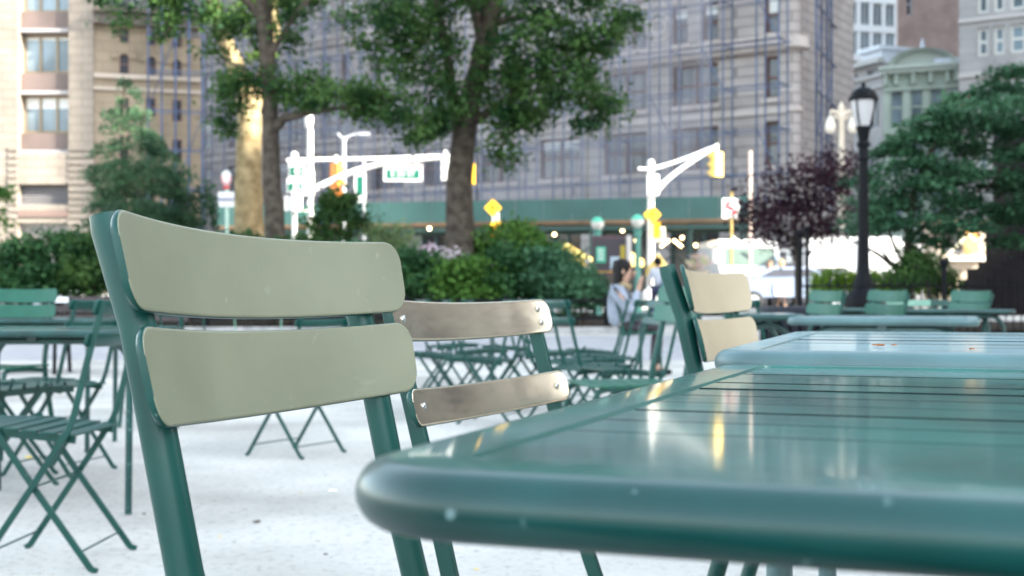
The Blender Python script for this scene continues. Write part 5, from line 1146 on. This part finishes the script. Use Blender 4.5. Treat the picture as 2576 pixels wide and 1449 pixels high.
    for S in 'LR':
        b = MB(); b.ball(J['ankle' + S].lerp(J['toe' + S], .55) - Vector((0, 0, .015)), .075, 10, 6, (1.3 if abs(f.x) > .7 else .6, 1.3 if abs(f.y) > .7 else .6, .5)); b.build('shoe', shoes or INK, r, smooth=True)
    return r
def stand(px, Z, H, fwd, lean=0, elbow=None, stride=.1):
    g0 = gz(Z); x = at(px, Z); s = H / 1.75; f = Vector(fwd).normalized(); sd = Vector((f.y, -f.x, 0)); o = Vector((x, Z, g0)); P = lambda a, b_, z: o + f * a * s + sd * b_ * s + Vector((0, 0, z * s)); J = {}
    J['pelvis'] = P(0, 0, .95); J['chest'] = P(.01 + lean, 0, 1.30); J['neck'] = P(.01 + lean, 0, 1.48); J['head'] = P(.03 + lean, 0, 1.625)
    for S, g in (('L', -1), ('R', 1)):
        J['sh' + S] = P(lean, g * .18, 1.41); J['el' + S] = P(-.03 + lean, g * .24, 1.13); J['wr' + S] = P(.12, g * .23, .93) if not elbow else P(.24, g * .16, 1.15); J['hand' + S] = J['wr' + S] + (f * .4 + Vector((0, 0, -1))) * .1 if not elbow else J['wr' + S] + (f + Vector((0, 0, .4))) * .1
        J['hip' + S] = P(0, g * .10, .90); J['knee' + S] = P(.03 + g * stride, g * .11, .49); J['ankle' + S] = P(-.02 + g * stride * 1.7, g * .12, .08); J['toe' + S] = P(.13 + g * stride * 1.7, g * .13, .04)
    return J, tuple(o)
JKT = mat('pale_blue_grey_jacket', (.27, .30, .36), .75, .2, var=.1, scale=9, bump=.5, bscale=9); DKT = mat('dark_trousers', (.025, .02, .024), .8); JEANS = mat('dark_jeans', (.035, .04, .085), .8); WTEE = mat('white_cotton', (.6, .59, .64), .8)
# seated woman
Zw = 13.6; k = Zw / F; q = lambda px, py, dy=0: W(px, py, Zw + dy)
J = dict(pelvis=q(1569, 826), chest=q(1559, 752), neck=q(1563, 716), head=q(1574, 684))
for S, dy in (('R', -.17), ('L', .17)):
    J['sh' + S] = q(1553, 731, dy); J['el' + S] = q(1583, 790, dy * 1.25); J['wr' + S] = q(1606, 730, dy * .5); J['hand' + S] = q(1611, 704, dy * .35); J['hip' + S] = q(1572, 824, dy * .55); J['knee' + S] = q(1655, 822, dy * .7); J['ankle' + S] = Vector((at(1648, Zw), Zw + dy * .6, .07)); J['toe' + S] = Vector((at(1680, Zw), Zw + dy * .7, .035))
wm = person('seated dark-haired woman in a pale grey jacket raising a phone', (at(1566, Zw), Zw, 0), J, (1, -.4, 0), JKT, DKT, hair_long=.36, sleeve=2, bulk=1.12)
V_ = [(J['neck'] + Vector((-.07, 0, -.01)), .05), (J['neck'] + Vector((0, -.09, -.015)), .05), (J['neck'] + Vector((.09, 0, -.03)), .045), (J['neck'] + Vector((0, .09, -.015)), .05)]
skin('fur_collar', V_, [(0, 1), (1, 2), (2, 3), (3, 0)], mat('tan_fur', (.35, .27, .15), .9, var=.4, scale=40, bump=1, bscale=80), wm)
b = MB(); b.tube([J['neck'] + Vector((.03, -.1, -.03)), J['chest'] + Vector((.12, -.16, -.02)), J['pelvis'] + Vector((.12, -.17, .06))], 0, flat=(.04, .012, Vector((0, 1, 0)))); b.build('bag_strap', INK, wm)
ph = T('phone', 'dark phone held up in both hands by the seated woman', 'phone', tuple(q(1611, 702))); b = MB(); b.box(q(1612, 703), (.014, .075, .15), 0, .25); b.build('case', INK, ph); b = MB(); b.box(q(1612, 703) + Vector((-.0085, 0, 0)), (.003, .066, .135), 0, .25); b.build('screen', mat('phone_screen', (.2, .25, .3), .15), ph)
# passers-by
J, o_ = stand(1655, 34, 1.74, (.5, .85, 0)); mn = person('standing man in a white shirt and dark jeans beside the white pole', o_, J, (.5, .85, 0), WTEE, JEANS, hair_long=0, sleeve=.9)
bag = T('shopping_bag', 'bright blue bag hanging at the side of the man in white', 'bag', tuple(W(1682, 715, 33.8))); k = 33.8 / F; b = MB(); c = W(1681, 716, 33.8); b.loft([[c + Vector((x_ * .14 * s_, y_ * .07 * s_, z_)) for x_, y_ in ((-1, -1), (1, -1), (1, 1), (-1, 1))] for s_, z_ in ((.9, -.2), (1.1, -.05), (1, .16))]); b.build('body', mat('bright_blue_bag', (.05, .42, .62), .5), bag); b = MB(); b.tube([c + Vector((-.1, 0, .15)), c + Vector((-.03, 0, .33)), c + Vector((.05, 0, .33)), c + Vector((.1, 0, .15))], .012, 6); b.build('handle', INK, bag)
J, o_ = stand(1936, 43.5, 1.66, (-.3, -1, 0)); person('woman in a pale top and white trousers walking towards us on the sunny crossing', o_, J, (-.3, -1, 0), mat('lilac_top', (.55, .52, .62), .8), WTEE, hairm=mat('brown_hair', (.12, .06, .03), .5), hair_long=.25, sleeve=.6)
J, o_ = stand(1966, 42.5, 1.70, (.9, -.4, 0), elbow=False); person('person with a black top and bare arms carrying a white bag on the crossing', o_, J, (.9, -.4, 0), INK, mat('pink_shorts', (.7, .5, .5), .8), hairm=mat('fair_hair', (.4, .28, .12), .5), hair_long=.1, sleeve=.7, legs_bare=True)
bag = T('shopping_bag', 'white bag carried by the person in the black top', 'bag', tuple(W(1962, 728, 42.2))); c = W(1962, 728, 42.2); b = MB(); b.loft([[c + Vector((x_ * .2 * s_, y_ * .09 * s_, z_)) for x_, y_ in ((-1, -1), (1, -1), (1, 1), (-1, 1))] for s_, z_ in ((.9, -.22), (1.1, -.05), (1, .2))]); b.build('body', WTEE, bag); b = MB(); b.tube([c + Vector((-.12, 0, .19)), c + Vector((0, 0, .38)), c + Vector((.12, 0, .19))], .014, 6); b.build('handle', INK, bag)
J, o_ = stand(1480, 40, 1.72, (.8, -.6, 0)); person('person in white half hidden behind the shrubs left of the poster board', o_, J, (.8, -.6, 0), WTEE, WTEE, hair_long=0, hairm=mat('grey_hair', (.5, .48, .46), .6), sleeve=.9)
